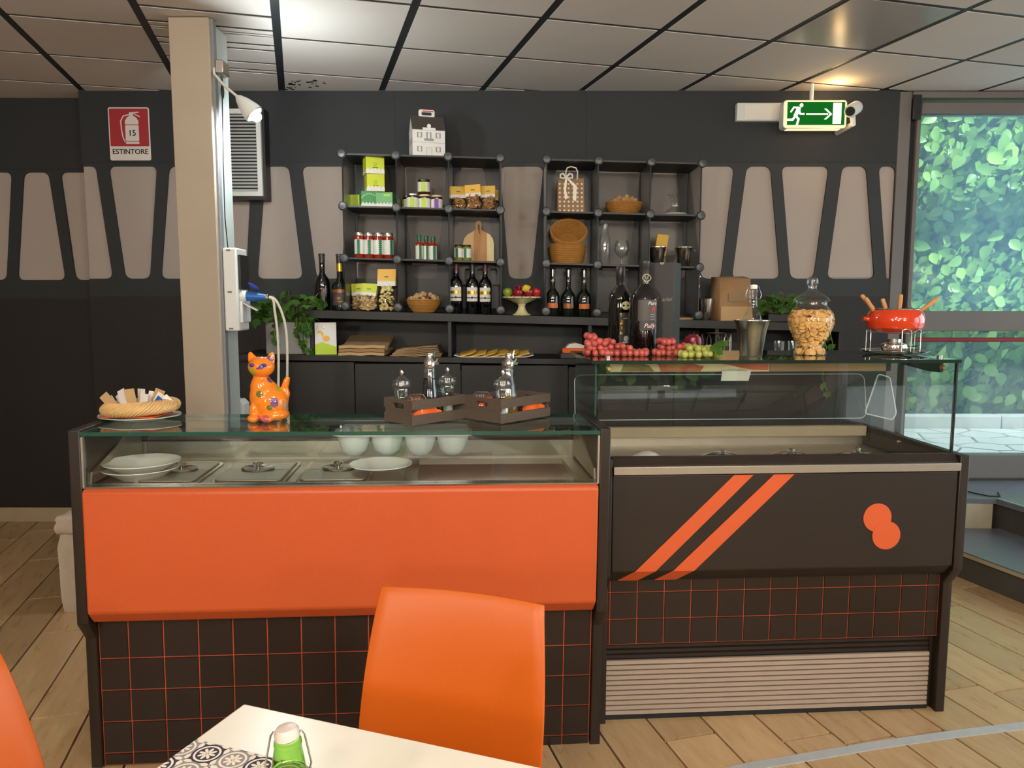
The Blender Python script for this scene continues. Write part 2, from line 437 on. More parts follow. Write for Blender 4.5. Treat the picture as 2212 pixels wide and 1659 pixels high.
# floor: base and planks
flo = struct(MB().box(XL - .1, XR + .1, YB - .1, YW2 + .15, -.12, -.012).build('floor', 'dark_rubber'))
def plankmat(name, c1, c2):
    m, nt, out = newmat(name); b = nd(nt, 'BsdfPrincipled'); nt.links.new(b.outputs[0], out.inputs[0])
    pos = nd(nt, 'NewGeometry').outputs['Position']; oi = nd(nt, 'ObjectInfo')
    vr = nd(nt, 'VectorRotate', rotation_type='Z_AXIS'); nt.links.new(pos, vr.inputs['Vector']); vr.inputs['Angle'].default_value = -GA
    off = nd(nt, 'VectorMath', operation='ADD'); nt.links.new(vr.outputs[0], off.inputs[0])
    cb = nd(nt, 'CombineXYZ'); nt.links.new(mth(nt, 'MULTIPLY', oi.outputs['Random'], 40.), cb.inputs[1]); nt.links.new(cb.outputs[0], off.inputs[1])
    f = noise(nt, 6, vec=off.outputs[0], detail=6, stretch=(5, .8, 1)); f2 = noise(nt, 40, vec=off.outputs[0], detail=2, stretch=(6, .4, 1))
    c = mixc(nt, f, lin(c1), lin(c2)); c = mixc(nt, mth(nt, 'MULTIPLY', f2, .35), c, lin('#6b4a2c'))
    hs = nd(nt, 'HueSaturation'); nt.links.new(c, hs.inputs['Color'])
    nt.links.new(mth(nt, 'MULTIPLY_ADD', oi.outputs['Random'], .35, .82), hs.inputs['Value']); nt.links.new(hs.outputs[0], b.inputs['Base Color'])
    b.inputs['Roughness'].default_value = .36
    nt.links.new(mth(nt, 'MULTIPLY_ADD', f, .2, .2), b.inputs['Roughness'])
    bp = nd(nt, 'Bump'); bp.inputs['Strength'].default_value = .12; nt.links.new(f2, bp.inputs['Height']); nt.links.new(bp.outputs[0], b.inputs['Normal'])
plankmat('plank_wood', '#b28a58', '#dcc096')
mat('rough_floor', '#a9814f', .45, var=.1, scale=3)
MB().box(XL, XR, YB, .9, -.012, 0).build('near_floor', 'rough_floor', flo)
pw, pl = .195, 1.15
p0 = Vector((.479, 2.662)).dot(u)
offs = {}
k0 = int((-6 - p0) / pw); rnd = random.Random(3)
jt1 = Vector((.62, 2.53)).dot(v); jt2 = Vector((1.21, 2.505)).dot(v)
for k in range(k0, 40):
    ua = p0 + k * pw
    o = rnd.random() * pl
    if k == 0: o = jt1 % pl
    if k == 3: o = jt2 % pl
    vv = -4 + (o - (-4)) % pl - pl
    while vv < 8:
        poly = uvrect(ua + .004, ua + pw - .004, vv + .006, vv + pl - .006)
        poly = clip(poly, XL + .01, XR - .01, .905, YW - .005 if sum(p[0] for p in poly) / 4 > XS else YW2 - .005)
        if len(poly) > 2 and area2(poly) > .003:
            dz = rnd.random() * .0012
            cx = sum(p[0] for p in poly) / len(poly); cy = sum(p[1] for p in poly) / len(poly)
            MB().prism([(p[0] - cx, p[1] - cy) for p in poly], -.012, dz, 'xy').build('plank', 'plank_wood', flo, loc=(cx, cy, 0))
        vv += pl
st = [hit(x, y, 0) for x, y in ((1560, 1672), (1620, 1658), (1890, 1612), (2050, 1589), (2260, 1563))]
mb = MB()
for i in range(len(st) - 1):
    a, b = st[i], st[i + 1]; nrm = Vector((-(b - a).y, (b - a).x, 0)).normalized() * .02
    mb.prism([tuple((a - nrm)[:2]), tuple((b - nrm)[:2]), tuple((b + nrm)[:2]), tuple((a + nrm)[:2])], .001, .0045, 'xy')
struct(mb.build('trim_1', 'alu_matte'))
# ceiling: dark carrier and lay-in tiles
ce = struct(MB().box(XL - .1, XR + .1, YB - .1, YW2 + .15, ZC + .0035, ZC + .1).build('ceiling', 'grid_bar'))
n0 = Vector((-.587, 4.163)); U0, V0 = n0.dot(u), n0.dot(v)
strip_v = sorted(hit(592, y, ZC).xy.dot(v) for y in (38, 68, 78, 100, 111, 139, 160))
hl = hit(1860, 60, ZC)
for i in range(-12, 12):
    for j in range(-14, 6):
        ua, va = U0 + i * .6, V0 + j * .6
        strips = [(va, va + .6)]
        if i == -2 and va + .6 > strip_v[0]:
            cuts = [max(va, strip_v[0] - .6)] if va < strip_v[0] else [va]
            cuts += [s for s in strip_v if va < s < va + .6] + [va + .6]
            strips = list(zip(cuts, cuts[1:]))
        for a, b in strips:
            poly = uvrect(ua + .02, ua + .58, a + .015, b - .015)
            c0 = Vector(poly[0]) / 2 + Vector(poly[2]) / 2
            ym = YW2 - .01 if c0.x < XS - .15 and i <= -4 else YW - .012
            poly = clip(poly, XL + .02, XR - .02, YB + .02, ym)
            if len(poly) > 2 and area2(poly) > .004:
                g = abs((hl.xy - c0).dot(u)) < .3 and abs((hl.xy - c0).dot(v)) < .3
                MB().prism([(p[0] - c0.x, p[1] - c0.y) for p in poly], 0, .003, 'xy').build('ceiling_tile', 'tile_gloss' if g else 'tile_ceil', ce, loc=(c0.x, c0.y, ZC))
mb = MB(); rr = random.Random(2)
for i in range(26):
    p = hit(rr.gauss(652, 20), rr.gauss(180, 6), ZC); r = rr.uniform(.004, .016)
    mb.lathe([(0, 0), (r, 0), (r, .001), (0, .001)], 8, M=T(p.x, min(p.y, 4.95), ZC - .0012))
o = mb.build('mould_stain', 'mould', ce); o['kind'] = 'stuff'
# walls
wb = struct(MB().box(XS, 2.42, YW, YW + .2, -.1, ZC + .1).build('wall_back', 'wall_white'))
struct(MB().box(XL - .1, XS, YW2, YW2 + .2, -.1, ZC + .1).box(XS, XS + .02, YW + .15, YW2, -.1, ZC + .1).build('wall_back_left', 'wall_white'))
struct(MB().box(XL - .2, XL, YB, YW2 + .2, -.1, ZC + .1).build('wall_left', 'room_beige'))
def frame_wall(name, x0, x1, holes, y0, y1, M, m):
    """wall in local XZ with door/window openings (all the same sill and head)"""
    mb = MB(); x = x0
    for a, b, z0, z1 in holes:
        mb.box(x, a, y0, y1, -.1, ZC + .1); mb.box(a, b, y0, y1, -.1, z0); mb.box(a, b, y0, y1, z1, ZC + .1); x = b
    mb.box(x, x1, y0, y1, -.1, ZC + .1)
    return struct(mb.build(name, m, M=M))
frame_wall('wall_right', YB, YW + .2, [(-2.8, -.3, .15, 2.55), (.0, 2.3, .15, 2.55), (2.5, 4.6, .15, 2.55)], -.2, 0, T(XR, 0, 0) @ R(PI / 2), 'room_beige')
frame_wall('wall_front', XL, XR, [(-3.2, -1.4, .5, 2.4), (-.5, .9, .5, 2.4), (1.6, 3.6, .3, 2.5)], -.2, 0, T(0, YB, 0), 'room_beige')
def window(n, w, z0, z1, M):
    t = struct(thing('window_%d' % n, 'x', 'window', M=M)); del t['label'], t['category']
    mb = MB()
    for x in (-w / 2, -.03, w / 2 - .06): mb.box(x, x + .06, -.13, -.05, z0, z1)
    for z in (z0, z1 - .06): mb.box(-w / 2, w / 2, -.13, -.05, z, z + .06)
    mb.build('window_frame', 'grey_frame', t)
    MB().box(-w / 2 + .05, w / 2 - .05, -.095, -.085, z0 + .05, z1 - .05).build('pane', 'pane', t)
for n_, (y_, wd_) in enumerate(((-1.55, 2.5), (1.15, 2.3), (3.55, 2.1))): window((1, 2, 6)[n_], wd_, .15, 2.55, T(XR, y_, 0) @ R(PI / 2))
for n, (x, w, a, b) in enumerate(((-2.3, 1.8, .5, 2.4), (.2, 1.4, .5, 2.4), (2.6, 2.0, .3, 2.5))):
    window(3 + n, w, a, b, T(x, YB - .1, 0) @ R(PI) @ T(0, .1, 0))
# black cladding with the row of wedge-shaped cut-outs
def xw(px, py, Y): return hit(px, py, Y, 1).x
def zw(py, Y): return hit(1106, py, Y, 1).z
def cladding(name, x0, x1, z0, z1, holes, Y, top, bot, parent, nl=None, nr=None):
    fz = lambda p: zw(p, Y)
    bz, tz = fz(bot), fz(top)
    L_ = [(x0, z1), (x0, z0)]; R_ = [(x1, z0), (x1, z1)]
    if nl: L_ = [(x0, z1)] + roundpoly([(x0, tz), (xw(nl[0], top, Y), tz), (xw(nl[1], bot, Y), bz), (x0, bz)], .045)[6:18] + [(x0, z0)]; L_.insert(1, (x0, tz)); L_.insert(-1, (x0, bz))
    if nr: R_ = [(x1, z0), (x1, bz)] + roundpoly([(x1, bz), (xw(nr[1], bot, Y), bz), (xw(nr[0], top, Y), tz), (x1, tz)], .045)[6:18] + [(x1, tz), (x1, z1)]
    sp = [L_ + R_]
    for h in holes:
        tl, tr, bl, br = h[:4]; ty = h[4] if len(h) > 4 else top
        pts = [(xw(bl, bot, Y), fz(bot)), (xw(br, bot, Y), fz(bot)), (xw(tr, ty, Y), fz(ty)), (xw(tl, ty, Y), fz(ty))]
        pts = [(min(max(a, x0 + .004), x1 - .004), b) for a, b in pts]
        sp.append(roundpoly(pts, .045))
    return curvefill(name, sp, .006, 'board_black', T(0, Y - .008, 0) @ XZ, parent)
H1 = [(237, 341, 273, 326), (367, 424, 350, 446), (452, 545, 482, 533), (575, 625, 557, 655), (653, 758, 685, 737), (786, 838, 764, 868),
      (868, 965, 893, 943), (994, 1045, 970, 1072), (1080, 1174, 1100, 1148), (1201, 1249, 1180, 1276), (1290, 1384, 1303, 1354), (1411, 1460, 1393, 1482),
      (1488, 1585, 1514, 1556), (1612, 1663, 1580, 1683), (1687, 1789, 1706, 1756), (1818, 1869, 1785, 1887), (1896, 1990, 1913, 1975)]
zlo, zhi = zw(640, YW), ZC + .05
xe = xw(183, 400, YW) + .001
H1 = [h for h in H1 if xw(h[0], 400, YW) < 2.4]
cladding('wedge_board', xe, 2.419, zlo, zhi, H1, YW, 360, 602, wb, nl=(209, 246))
wl = bpy.data.objects['wall_back_left']
cladding('wedge_board', XL, XS - .002, zw(645, YW2), zhi, [(-80, 28, -62, 17), (54, 107, 41, 144)], YW2, 373, 605, wl, nr=(133, 166))
for x0, x1 in ((XS + .002, xw(853, 250, YW)), (xw(853, 250, YW) + .004, xw(1265, 250, YW)), (xw(1265, 250, YW) + .003, 2.418)):
    MB().box(x0, x1, YW - .018, YW - .0145, zw(352, YW), ZC + .01).build('upper_board', 'wall_black', wb)
MB().box(XL, XS - .002, YW2 - .018, YW2 - .0145, zw(366, YW2), ZC + .01).build('upper_board', 'wall_black', wl)
MB().box(XS, 2.418, YW - .02, YW - .0005, .0, zlo).build('lower_board', 'wall_low', wb)
MB().box(XL, XS - .002, YW2 - .02, YW2 - .0005, .0, zw(645, YW2)).build('lower_board', 'wall_low', wl)
for n, (a, b, Y) in enumerate(((XL, XS - .003, YW2), (XS + .003, -1.9, YW))):
    mb = struct(MB().box(a, b, Y - .034, Y - .021, 0, .1).build('baseboard_back' if n else 'baseboard_left', 'skirting', bev=.004))
# small white sheet board under one wedge on the right
MB().box(xw(1787, 570, YW), xw(1882, 570, YW), YW - .0075, YW - .0008, zw(599, YW), zw(560, YW)).build('patch_panel', 'wall_white', wb)
# ---------------------------------------------------------------- pillar
PX0, PX1, PY = -1.581, -1.395, 3.71
pil = struct(thing('pillar', 'x', 'pillar')); del pil['label'], pil['category']
MB().box(PX0, PX1, PY, PY + .045, 0, ZC - .004).build('front_face', 'pillar_paint', pil, bev=.004)
MB().box(PX1 - .02, PX1 + .012, PY + .02, PY + .06, 0, ZC - .004).build('corner_trim', 'pillar_edge', pil, bev=.003)
MB().box(PX0 + .01, PX1 - .01, PY + .0452, PY + .26, 0, ZC - .004).build('side_face', 'pillar_side', pil, bev=.004)
# ---------------------------------------------------------------- glazed door, platform and garden
dr = struct(thing('door_1', 'x', 'door')); del dr['label'], dr['category']
DZ = hit(2150, 1031, YW, 1).z
DX0 = 2.419; DX1 = XR
def bx(name, px0, px1, z0, z1, m, y0=YW - .03, y1=YW + .06, par=dr, bev=.004):
    return MB().box(px0, px1, y0, y1, z0, z1).build(name, m, par, bev=bev)
xg = xw(1970, 450, YW) + .0
bx('door_jamb', DX0, DX0 + .075, 0, ZC - .005, 'grey_frame', YW - .02, YW + .15)
bx('gasket', DX0 + .078, DX0 + .108, DZ, zw(205, YW), 'dark_rubber', YW + .0, YW + .05, bev=0)
bx('stile', DX0 + .110, DX0 + .135, DZ, zw(225, YW), 'grey_frame')
bx('hinge_block', DX0 + .072, DX0 + .125, zw(262, YW), zw(208, YW), 'black_plastic', YW - .045, YW - .031)
bx('door_head', DX0 + .076, DX1, zw(214, YW), ZC - .006, 'grey_frame')
bx('top_rail', DX0 + .136, DX1, zw(248, YW), zw(222, YW) - .004, 'grey_frame')
bx('middle_rail', DX0 + .136, DX1, zw(715, YW), zw(672, YW), 'grey_frame')
bx('bottom_rail', DX0 + .136, DX1, DZ, zw(981, YW), 'grey_frame')
bx('push_bar', DX0 + .14, DX1, zw(737, YW), zw(728, YW), 'rail_red', YW - .09, YW - .06, bev=.006)
for a in (DX0 + .2, DX1 - .2): bx('bar_bracket', a, a + .03, zw(737, YW), zw(728, YW), 'rail_red', YW - .0601, YW - .029)
MB().box(DX0 + .13, DX1, YW + .01, YW + .018, zw(675, YW), zw(245, YW)).build('pane', 'door_glass', dr)
MB().box(DX0 + .13, DX1, YW + .01, YW + .018, zw(984, YW), zw(712, YW)).build('pane', 'door_glass_low', dr)
# platform and step in front of the door
PZ, SZ = DZ - .012, .155
pf = struct(thing('floor_platform', 'x', 'step')); del pf['label'], pf['category']
e0, e1 = hit(2152, 1078, PZ), hit(2212, 1096, PZ); d = (e1 - e0).normalized()
a0, a1 = hit(2090, 1195, SZ), hit(2212, 1240, SZ); d2 = (a1 - a0).normalized()
back = Vector((0, YW - .03, 0))
far1 = e0 + d * 2.2
def clipR(poly): return clip(poly, -9, XR - .01, -9, YW - .035)
up = clipR([(e0.x - .5, YW), tuple((e0 - d * .02 + Vector((-.55, .02, 0)))[:2]), tuple(e0[:2]), tuple(far1[:2]), (5, far1.y), (5, YW)])
MB().prism(up, PZ - .03, PZ, 'xy').build('platform_slab', 'slab_dark', pf)
ins = Vector((-d.y, d.x, 0)) * .02
mb = MB().prism(clipR([tuple((e0 + ins)[:2]), tuple((far1 + ins)[:2]), (5, far1.y), (5, YW - .05), (e0.x + .02, YW - .05)]), .0, PZ - .0305, 'xy'); mb.build('riser', 'slab_riser', pf)
mb = MB().prism([tuple(e0[:2]), tuple(far1[:2]), tuple((far1 + ins * .9)[:2]), tuple((e0 + ins * .9)[:2])], PZ + .0003, PZ + .004, 'xy'); mb.build('edge_strip', 'alu', pf)
MB().prism(clipR([(e0.x - .52, e0.y + .01), tuple((e0 + Vector((-.01, .01, 0)))[:2]), (e0.x - .01, YW - .05), (e0.x - .52, YW - .05)]), .0, PZ - .0305, 'xy').build('side_block', 'cement', pf)
far2 = a0 + d2 * 2.2; st2 = a0 - d2 * .25
low = [tuple(st2[:2]), tuple(far2[:2]), tuple((far2 + Vector((1.2, .5, 0)))[:2]), tuple((e0 + Vector((.3, -.02, 0)))[:2]), (e0.x - .5, e0.y - .0)]
low = clip(low, -9, XR - .01, -9, YW)
MB().prism(low, SZ - .025, SZ, 'xy').build('step_slab', 'slab_dark', pf)
in2 = Vector((-d2.y, d2.x, 0))
MB().prism([tuple((st2 + in2 * .012)[:2]), tuple((far2 + in2 * .012)[:2]), tuple((far2 + in2 * .1)[:2]), tuple((st2 + in2 * .1)[:2])], 0, SZ - .0255, 'xy').build('riser', 'slab_riser', pf)
MB().prism([tuple((st2 - in2 * .004)[:2]), tuple((far2 - in2 * .004)[:2]), tuple((far2 + in2 * .012)[:2]), tuple((st2 + in2 * .012)[:2])], SZ - .0245, SZ - .006, 'xy').build('edge_strip', 'skirting', pf)
pc = [hit(2085, 1062, PZ), hit(2110, 1068, PZ), hit(2135, 1073, PZ), hit(2160, 1074, PZ)]
tag(MB().tube([(p.x, p.y, PZ + .005) for p in pc] + [(pc[-1].x + .05, pc[-1].y + .1, PZ + .005)], .004, 6).build('cable', 'dark_rubber'), 'thin black cable lying along the corner of the dark door platform', 'cable')
# garden
struct(MB().box(1.5, 9, YW + .2, 6.2, 2.96, 3.05).build('sun_block', 'grey_frame'))  # unseen slab added to keep sun off the lower hedge
GZ = .33
gr = struct(MB().box(2.0, 12, YW + .21, 10.5, GZ - .2, GZ - .012).box(2.0, 2.42, YW + .2, YW + .6, -.1, ZC + .3).build('garden_ground', 'paving_joint'))
K0, K1 = hit(1950, 926, GZ), hit(2212, 929, GZ)
rnd = random.Random(11)
cells = []
for i in range(16):
    for j in range(10):
        cells.append((2.9 + i * .36 + rnd.uniform(-.12, .12) + (j % 2) * .18, YW + .32 + j * .27 + rnd.uniform(-.09, .09)))
def vor(c, pts, rad):
    poly = [(c[0] - rad, c[1] - rad), (c[0] + rad, c[1] - rad), (c[0] + rad, c[1] + rad), (c[0] - rad, c[1] + rad)]
    for p in pts:
        if p is c: continue
        dx, dy = p[0] - c[0], p[1] - c[1]; dd = dx * dx + dy * dy
        if dd > (2 * rad) ** 2: continue
        mx, my = (p[0] + c[0]) / 2 - dx / dd ** .5 * .012, (p[1] + c[1]) / 2 - dy / dd ** .5 * .012; out = []
        for i in range(len(poly)):
            a, b = poly[i - 1], poly[i]; da = (mx - a[0]) * dx + (my - a[1]) * dy; db = (mx - b[0]) * dx + (my - b[1]) * dy
            if (da >= 0) != (db >= 0): t = da / (da - db); out.append((a[0] + (b[0] - a[0]) * t, a[1] + (b[1] - a[1]) * t))
            if db >= 0: out.append(b)
        poly = out
        if len(poly) < 3: return []
    return poly
for c in cells:
    p = clip(vor(c, cells, .3), 2.5, 11, YW + .22, K0.y - .01)
    if len(p) > 2 and area2(p) > .004:
        MB().prism([(q[0] - c[0], q[1] - c[1]) for q in p], -.02, rnd.uniform(0, .006), 'xy').build('paving_stone', 'paving', gr, loc=(c[0], c[1], GZ))
for i in range(7):
    MB().box(2.5 + i * 1.0 + .004, 3.5 + i * 1.0 - .004, K0.y, K0.y + .14, GZ - .05, GZ + .12).build('kerb_stone', 'kerb', gr, bev=.012)
# hedge: individual leaves in front, the mass behind
lf = [(0, 0, 0), (.022, .014, .006), (.03, .035, .004), (.02, .06, -.004), (0, .085, -.016), (-.02, .06, -.004), (-.03, .035, .004), (-.022, .014, .006), (0, .035, -.004)]
lff = [(0, 1, 8), (1, 2, 8), (2, 3, 8), (3, 4, 8), (4, 5, 8), (5, 6, 8), (6, 7, 8), (7, 0, 8)]
leafme = MB().add(lf, lff).mesh('leaf', 'hedge_leaf')
HY = K0.y + .55
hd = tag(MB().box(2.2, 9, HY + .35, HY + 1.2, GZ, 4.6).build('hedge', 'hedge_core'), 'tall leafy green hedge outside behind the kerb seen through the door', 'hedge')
rnd = random.Random(5)
def leafM(x, y, z, s):
    return T(x, y, z) @ R(rnd.uniform(-.9, .9), 'Z') @ R(PI / 2 + rnd.uniform(-.2, 1.0), 'X') @ R(rnd.uniform(-1.3, 1.3) + PI, 'Z') @ Matrix.Scale(s, 4)
for i in range(290):
    z = GZ + .18 + rnd.random() ** 1.1 * 2.6
    link('leaf', leafme, hd, leafM(rnd.uniform(3.3, 6.2), HY - .12 + rnd.uniform(-.1, .1) - .1 * math.sin(z * 3), z, rnd.uniform(1.2, 2.1)))
mb = MB()
for i in range(9000):
    z = GZ + .1 + rnd.random() * 4.2; dpt = rnd.random()
    mb.add(lf, lff, 0, leafM(rnd.uniform(2.4, 8.5), HY - .05 + dpt * .42, z, rnd.uniform(1.0, 2.0)))
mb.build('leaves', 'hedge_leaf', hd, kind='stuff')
# garden seen in reflections, behind the camera and to the right
mb = MB()
for i in range(2600):
    mb.add(lf, lff, 0, leafM(rnd.uniform(-6, 7), -7.6 + rnd.random() * .3, rnd.uniform(.2, 4.2), rnd.uniform(2.2, 4)))
h2 = tag(MB().box(-8, 16, -9.6, -7.6, -.1, 7).build('garden_hedge', 'hedge_core'), 'tall green hedge in the garden beyond the front windows', 'hedge')  # core heightened and widened to keep sun out of the front windows
mb.build('leaves', 'hedge_leaf', h2, kind='stuff')
struct(MB().box(-9, 12, -12, YB - .21, -.2, -.02).box(XR + .21, 12, YB - .21, 9, -.2, -.02).build('garden_path', 'paving'))
# ---------------------------------------------------------------- counter 1 (orange front)
M1 = T(-1.345, 2.285, .008) @ R(math.radians(5.2)) @ R(.012, 'Y')
W1 = 1.655
c1 = thing('pizza_counter', 'low refrigerated counter with orange front panel, dark tiled base and glass top', 'counter', M=M1)
def panebox(name, x0, x1, y0, y1, z0, z1, par, thin, m='pane', em='pane_edge_dark', M=None):
    mb = MB().box(x0, x1, y0, y1, z0, z1); k = {'z': (0, 1), 'y': (2, 3), 'x': (4, 5)}[thin]
    mb.mi = [0 if i in k else 1 for i in range(6)]
    return mb.build(name, [m, em], par, M=M)
ep1 = [(.05, 0), (.74, 0), (.74, .93), (.42, .95), (.385, 1.106), (0, 1.106), (0, .50), (.05, .435)]
for x in (0, W1 - .034):
    MB().prism(ep1, x, x + .034, 'yz').build('end_panel', 'brown_black', c1, bev=.003)
for x in (.0342, W1 - .0402):
    MB().box(x, x + .006, .004, .018, .93, 1.084).build('edge_trim', 'steel_soft', c1)
fp = [(-.016, .916), (-.016, .54), (.02, .498), (.058, .498), (.058, .926), (-.006, .926)]
MB().prism(fp, .038, W1 - .038, 'yz').build('front_panel', 'orange_panel', c1, bev=.008, seg=3)
MB().box(.036, W1 - .036, .0, .05, .9265, .931).build('front_rail', 'steel', c1)
tb = MB().box(.036, W1 - .036, .0625, .09, .0, .497).build('tiled_base', 'grout_orange', c1)
def tiles(par, x0, x1, z0, z1, xs, zs, yf, yb, g=.0016):
    xs = [x0] + [x for x in sorted(xs) if x0 + .004 < x < x1 - .004] + [x1]; zs = [z0] + [z for z in sorted(zs) if z0 + .004 < z < z1 - .004] + [z1]
    cache = {}
    for a, b in zip(xs, xs[1:]):
        for c, d in zip(zs, zs[1:]):
            w, h = round(b - a - 2 * g, 4), round(d - c - 2 * g, 4)
            if (w, h) not in cache:
                mb = MB(); e = .0012; vs = [(-w/2, yb, -h/2), (w/2, yb, -h/2), (w/2, yb, h/2), (-w/2, yb, h/2), (-w/2 + e, yf, -h/2 + e), (w/2 - e, yf, -h/2 + e), (w/2 - e, yf, h/2 - e), (-w/2 + e, yf, h/2 - e)]
                mb.add(vs, [(4, 5, 6, 7), (0, 1, 5, 4), (1, 2, 6, 5), (2, 3, 7, 6), (3, 0, 4, 7)]); cache[(w, h)] = mb.mesh('tile', 'tile_dark')
            link('tile', cache[(w, h)], par, T((a + b) / 2, 0, (c + d) / 2))
xa, xb = hit(279, 1430, .059, 1, M1).x, hit(724, 1405, .059, 1, M1).x; sp = (xb - xa) / 6
za = hit(279, 1422, .059, 1, M1).z; zb = hit(279, 1626, .059, 1, M1).z; sz = (za - zb) / 3
tiles(tb, .037, W1 - .037, .001, .496, [xa + sp * k for k in range(-1, 20)], [za - sz * k for k in range(0, 6)], .0588, .0624)
panebox('front_glass', .04, W1 - .04, .02, .026, .9312, 1.0875, c1, 'y')
tg = panebox('top_glass', .0345, W1 - .0345, -.002, .372, 1.088, 1.100, c1, 'z', 'pane_green', 'pane_edge')
DK = .918
xo0, xo1 = hit(905, 1000, DK, 2, M1).x, hit(1222, 1000, DK, 2, M1).x
mb = MB().box(.036, xo0, .03, .47, DK - .02, DK).box(xo0, xo1, .03, .05, DK - .02, DK).box(xo0, xo1, .45, .47, DK - .02, DK).box(xo1, W1 - .036, .03, .47, DK - .02, DK)
mb.build('steel_deck', 'steel_soft', c1)
MB().box(xo0, xo1, .05, .45, DK - .12, DK - .11).box(xo0 - .004, xo0, .05, .45, DK - .11, DK - .0205).box(xo1, xo1 + .004, .05, .45, DK - .11, DK - .0205).box(xo0, xo1, .45, .454, DK - .11, DK - .0205).build('open_well', 'steel', c1)
MB().box(.036, W1 - .036, .4705, .48, .75, .985).build('rear_wall', 'steel_soft', c1)
MB().box(.036, W1 - .036, .4705, .735, .9855, .992).build('rear_ledge', 'brown_black', c1)
MB().box(.036, W1 - .036, .71, .735, .05, .985).build('rear_panel', 'brown_black', c1)
MB().box(.05, W1 - .05, .091, .70, .02, .7).build('cabinet_body', 'cab_black', c1)
panebox('rear_glass', .06, W1 - .06, .455, .459, .93, 1.06, c1, 'y')
MB().box(.05, W1 - .05, .453, .461, 1.0605, 1.066).build('glass_channel', 'steel', c1)
for x in (.035, W1 - .041):
    MB().add([(x, .05, .93), (x + .006, .05, .93), (x + .006, .06, .965), (x, .06, .965), (x, .46, .93), (x + .006, .46, .93), (x + .006, .46, 1.07), (x, .46, 1.07)], [(0, 1, 2, 3), (7, 6, 5, 4), (0, 4, 5, 1), (1, 5, 6, 2), (2, 6, 7, 3), (3, 7, 4, 0)]).build('side_liner', 'steel_soft', c1)
def W1p(x, y, z): return M1 @ Vector((x, y, z))
def on1(px, py, z=1.1004): return M1 @ hit(px, py, z, 2, M1)
# pans with lids in the well
def pan(px, w, h, yc):
    t = hit(px, 1015, DK, 2, M1); x = t.x
    o = thing('food_pan', 'z', 'pan', M=M1 @ T(x, yc, DK + .001))
    MB().prism(rrect(-w/2, w/2, -h/2, h/2, .025), 0, .006, 'xy').build('rim', 'steel', o, bev=.002)
    MB().prism(rrect(-w/2 + .012, w/2 - .012, -h/2 + .012, h/2 - .012, .02), .0062, .012, 'xy').build('lid', 'steel_soft', o, bev=.003)
    MB().lathe([(.0, .0122), (.05, .0122), (.056, .017), (.052, .021), (.03, .016), (.0, .015)], 28, sy=.8).build('lid_ring', 'chrome', o)
    MB().lathe([(0, .04), (.014, .038), (.018, .032), (.008, .026), (.007, .0152), (0, .0152)], 14).build('knob', 'chrome', o)
    return o
for px, lab in ((405, 'steel food pan lid half hidden behind the stacked bowls'), (566, 'steel food pan with lid in the middle of the orange counter'), (735, 'steel food pan with lid under the pale plate')):
    pan(px, .235 if px > 500 else .2, .33, .235)['label'] = lab
def dish(name, label, cat, loc, r, h, m='plate_white', rim=.6, group=None, deep=True):
    o = MB().lathe([(0, 0), (r * .5, 0), (r * .55, .003), (r * .86, h * .75), (r, h), (r, h + .003), (r * .84, h * .82), (r * .5, .006), (0, .006)], 40).build(name, m, loc=loc)
    return tag(o, label, cat, group)
b = M1 @ (hit(300, 1041, DK, 2, M1)); bl = M1 @ T(*(M1.inverted() @ b))
b = M1 @ Vector((hit(300, 1038, DK, 2, M1).x, .17, DK + .001))
dish('bowl', 'white bowl on the counter deck, lower of the stacked pair', 'bowl', b, .118, .036, group='stacked white bowls')
dish('bowl', 'white bowl on top of the stacked pair inside the counter', 'bowl', b + Vector((.002, 0, .02)), .118, .036, group='stacked white bowls')
b = M1 @ hit(823, 1012, DK + .022, 2, M1)
dish('plate', 'pale flat plate lying on a lidded pan inside the counter', 'plate', b, .105, .016, 'white_gloss')
# cup tray
xt0, xt1 = hit(722, 945, 1.03, 2, M1).x, hit(1015, 945, 1.03, 2, M1).x
t = thing('cup_tray', 'frosted white plastic tray with four round cups under the glass top', 'tray', M=M1 @ T((xt0 + xt1) / 2, .375, 1.033))
w = (xt1 - xt0)
MB().prism(rrect(-w/2, w/2, -.07, .07, .02), -.004, 0, 'xy').prism(rrect(-w/2 - .012, w/2 + .012, -.082, .082, .025), 0, .003, 'xy').build('rim', 'soft_tray', t)
MB().prism(rrect(-w/2 + .01, w/2 - .0, -.06, .062, .025), .003, .022, 'xy').build('upper_lip', 'soft_tray', t, bev=.008)
for k in range(4):
    r = w / 8 * .97
    MB().lathe([(0, -.088), (r * .45, -.083), (r * .8, -.062), (r * .97, -.03), (r, -.0045), (0, -.0045)], 28).build('cup', 'soft_tray', t, loc=(-w/2 + w / 8 * (2 * k + 1), 0, 0))
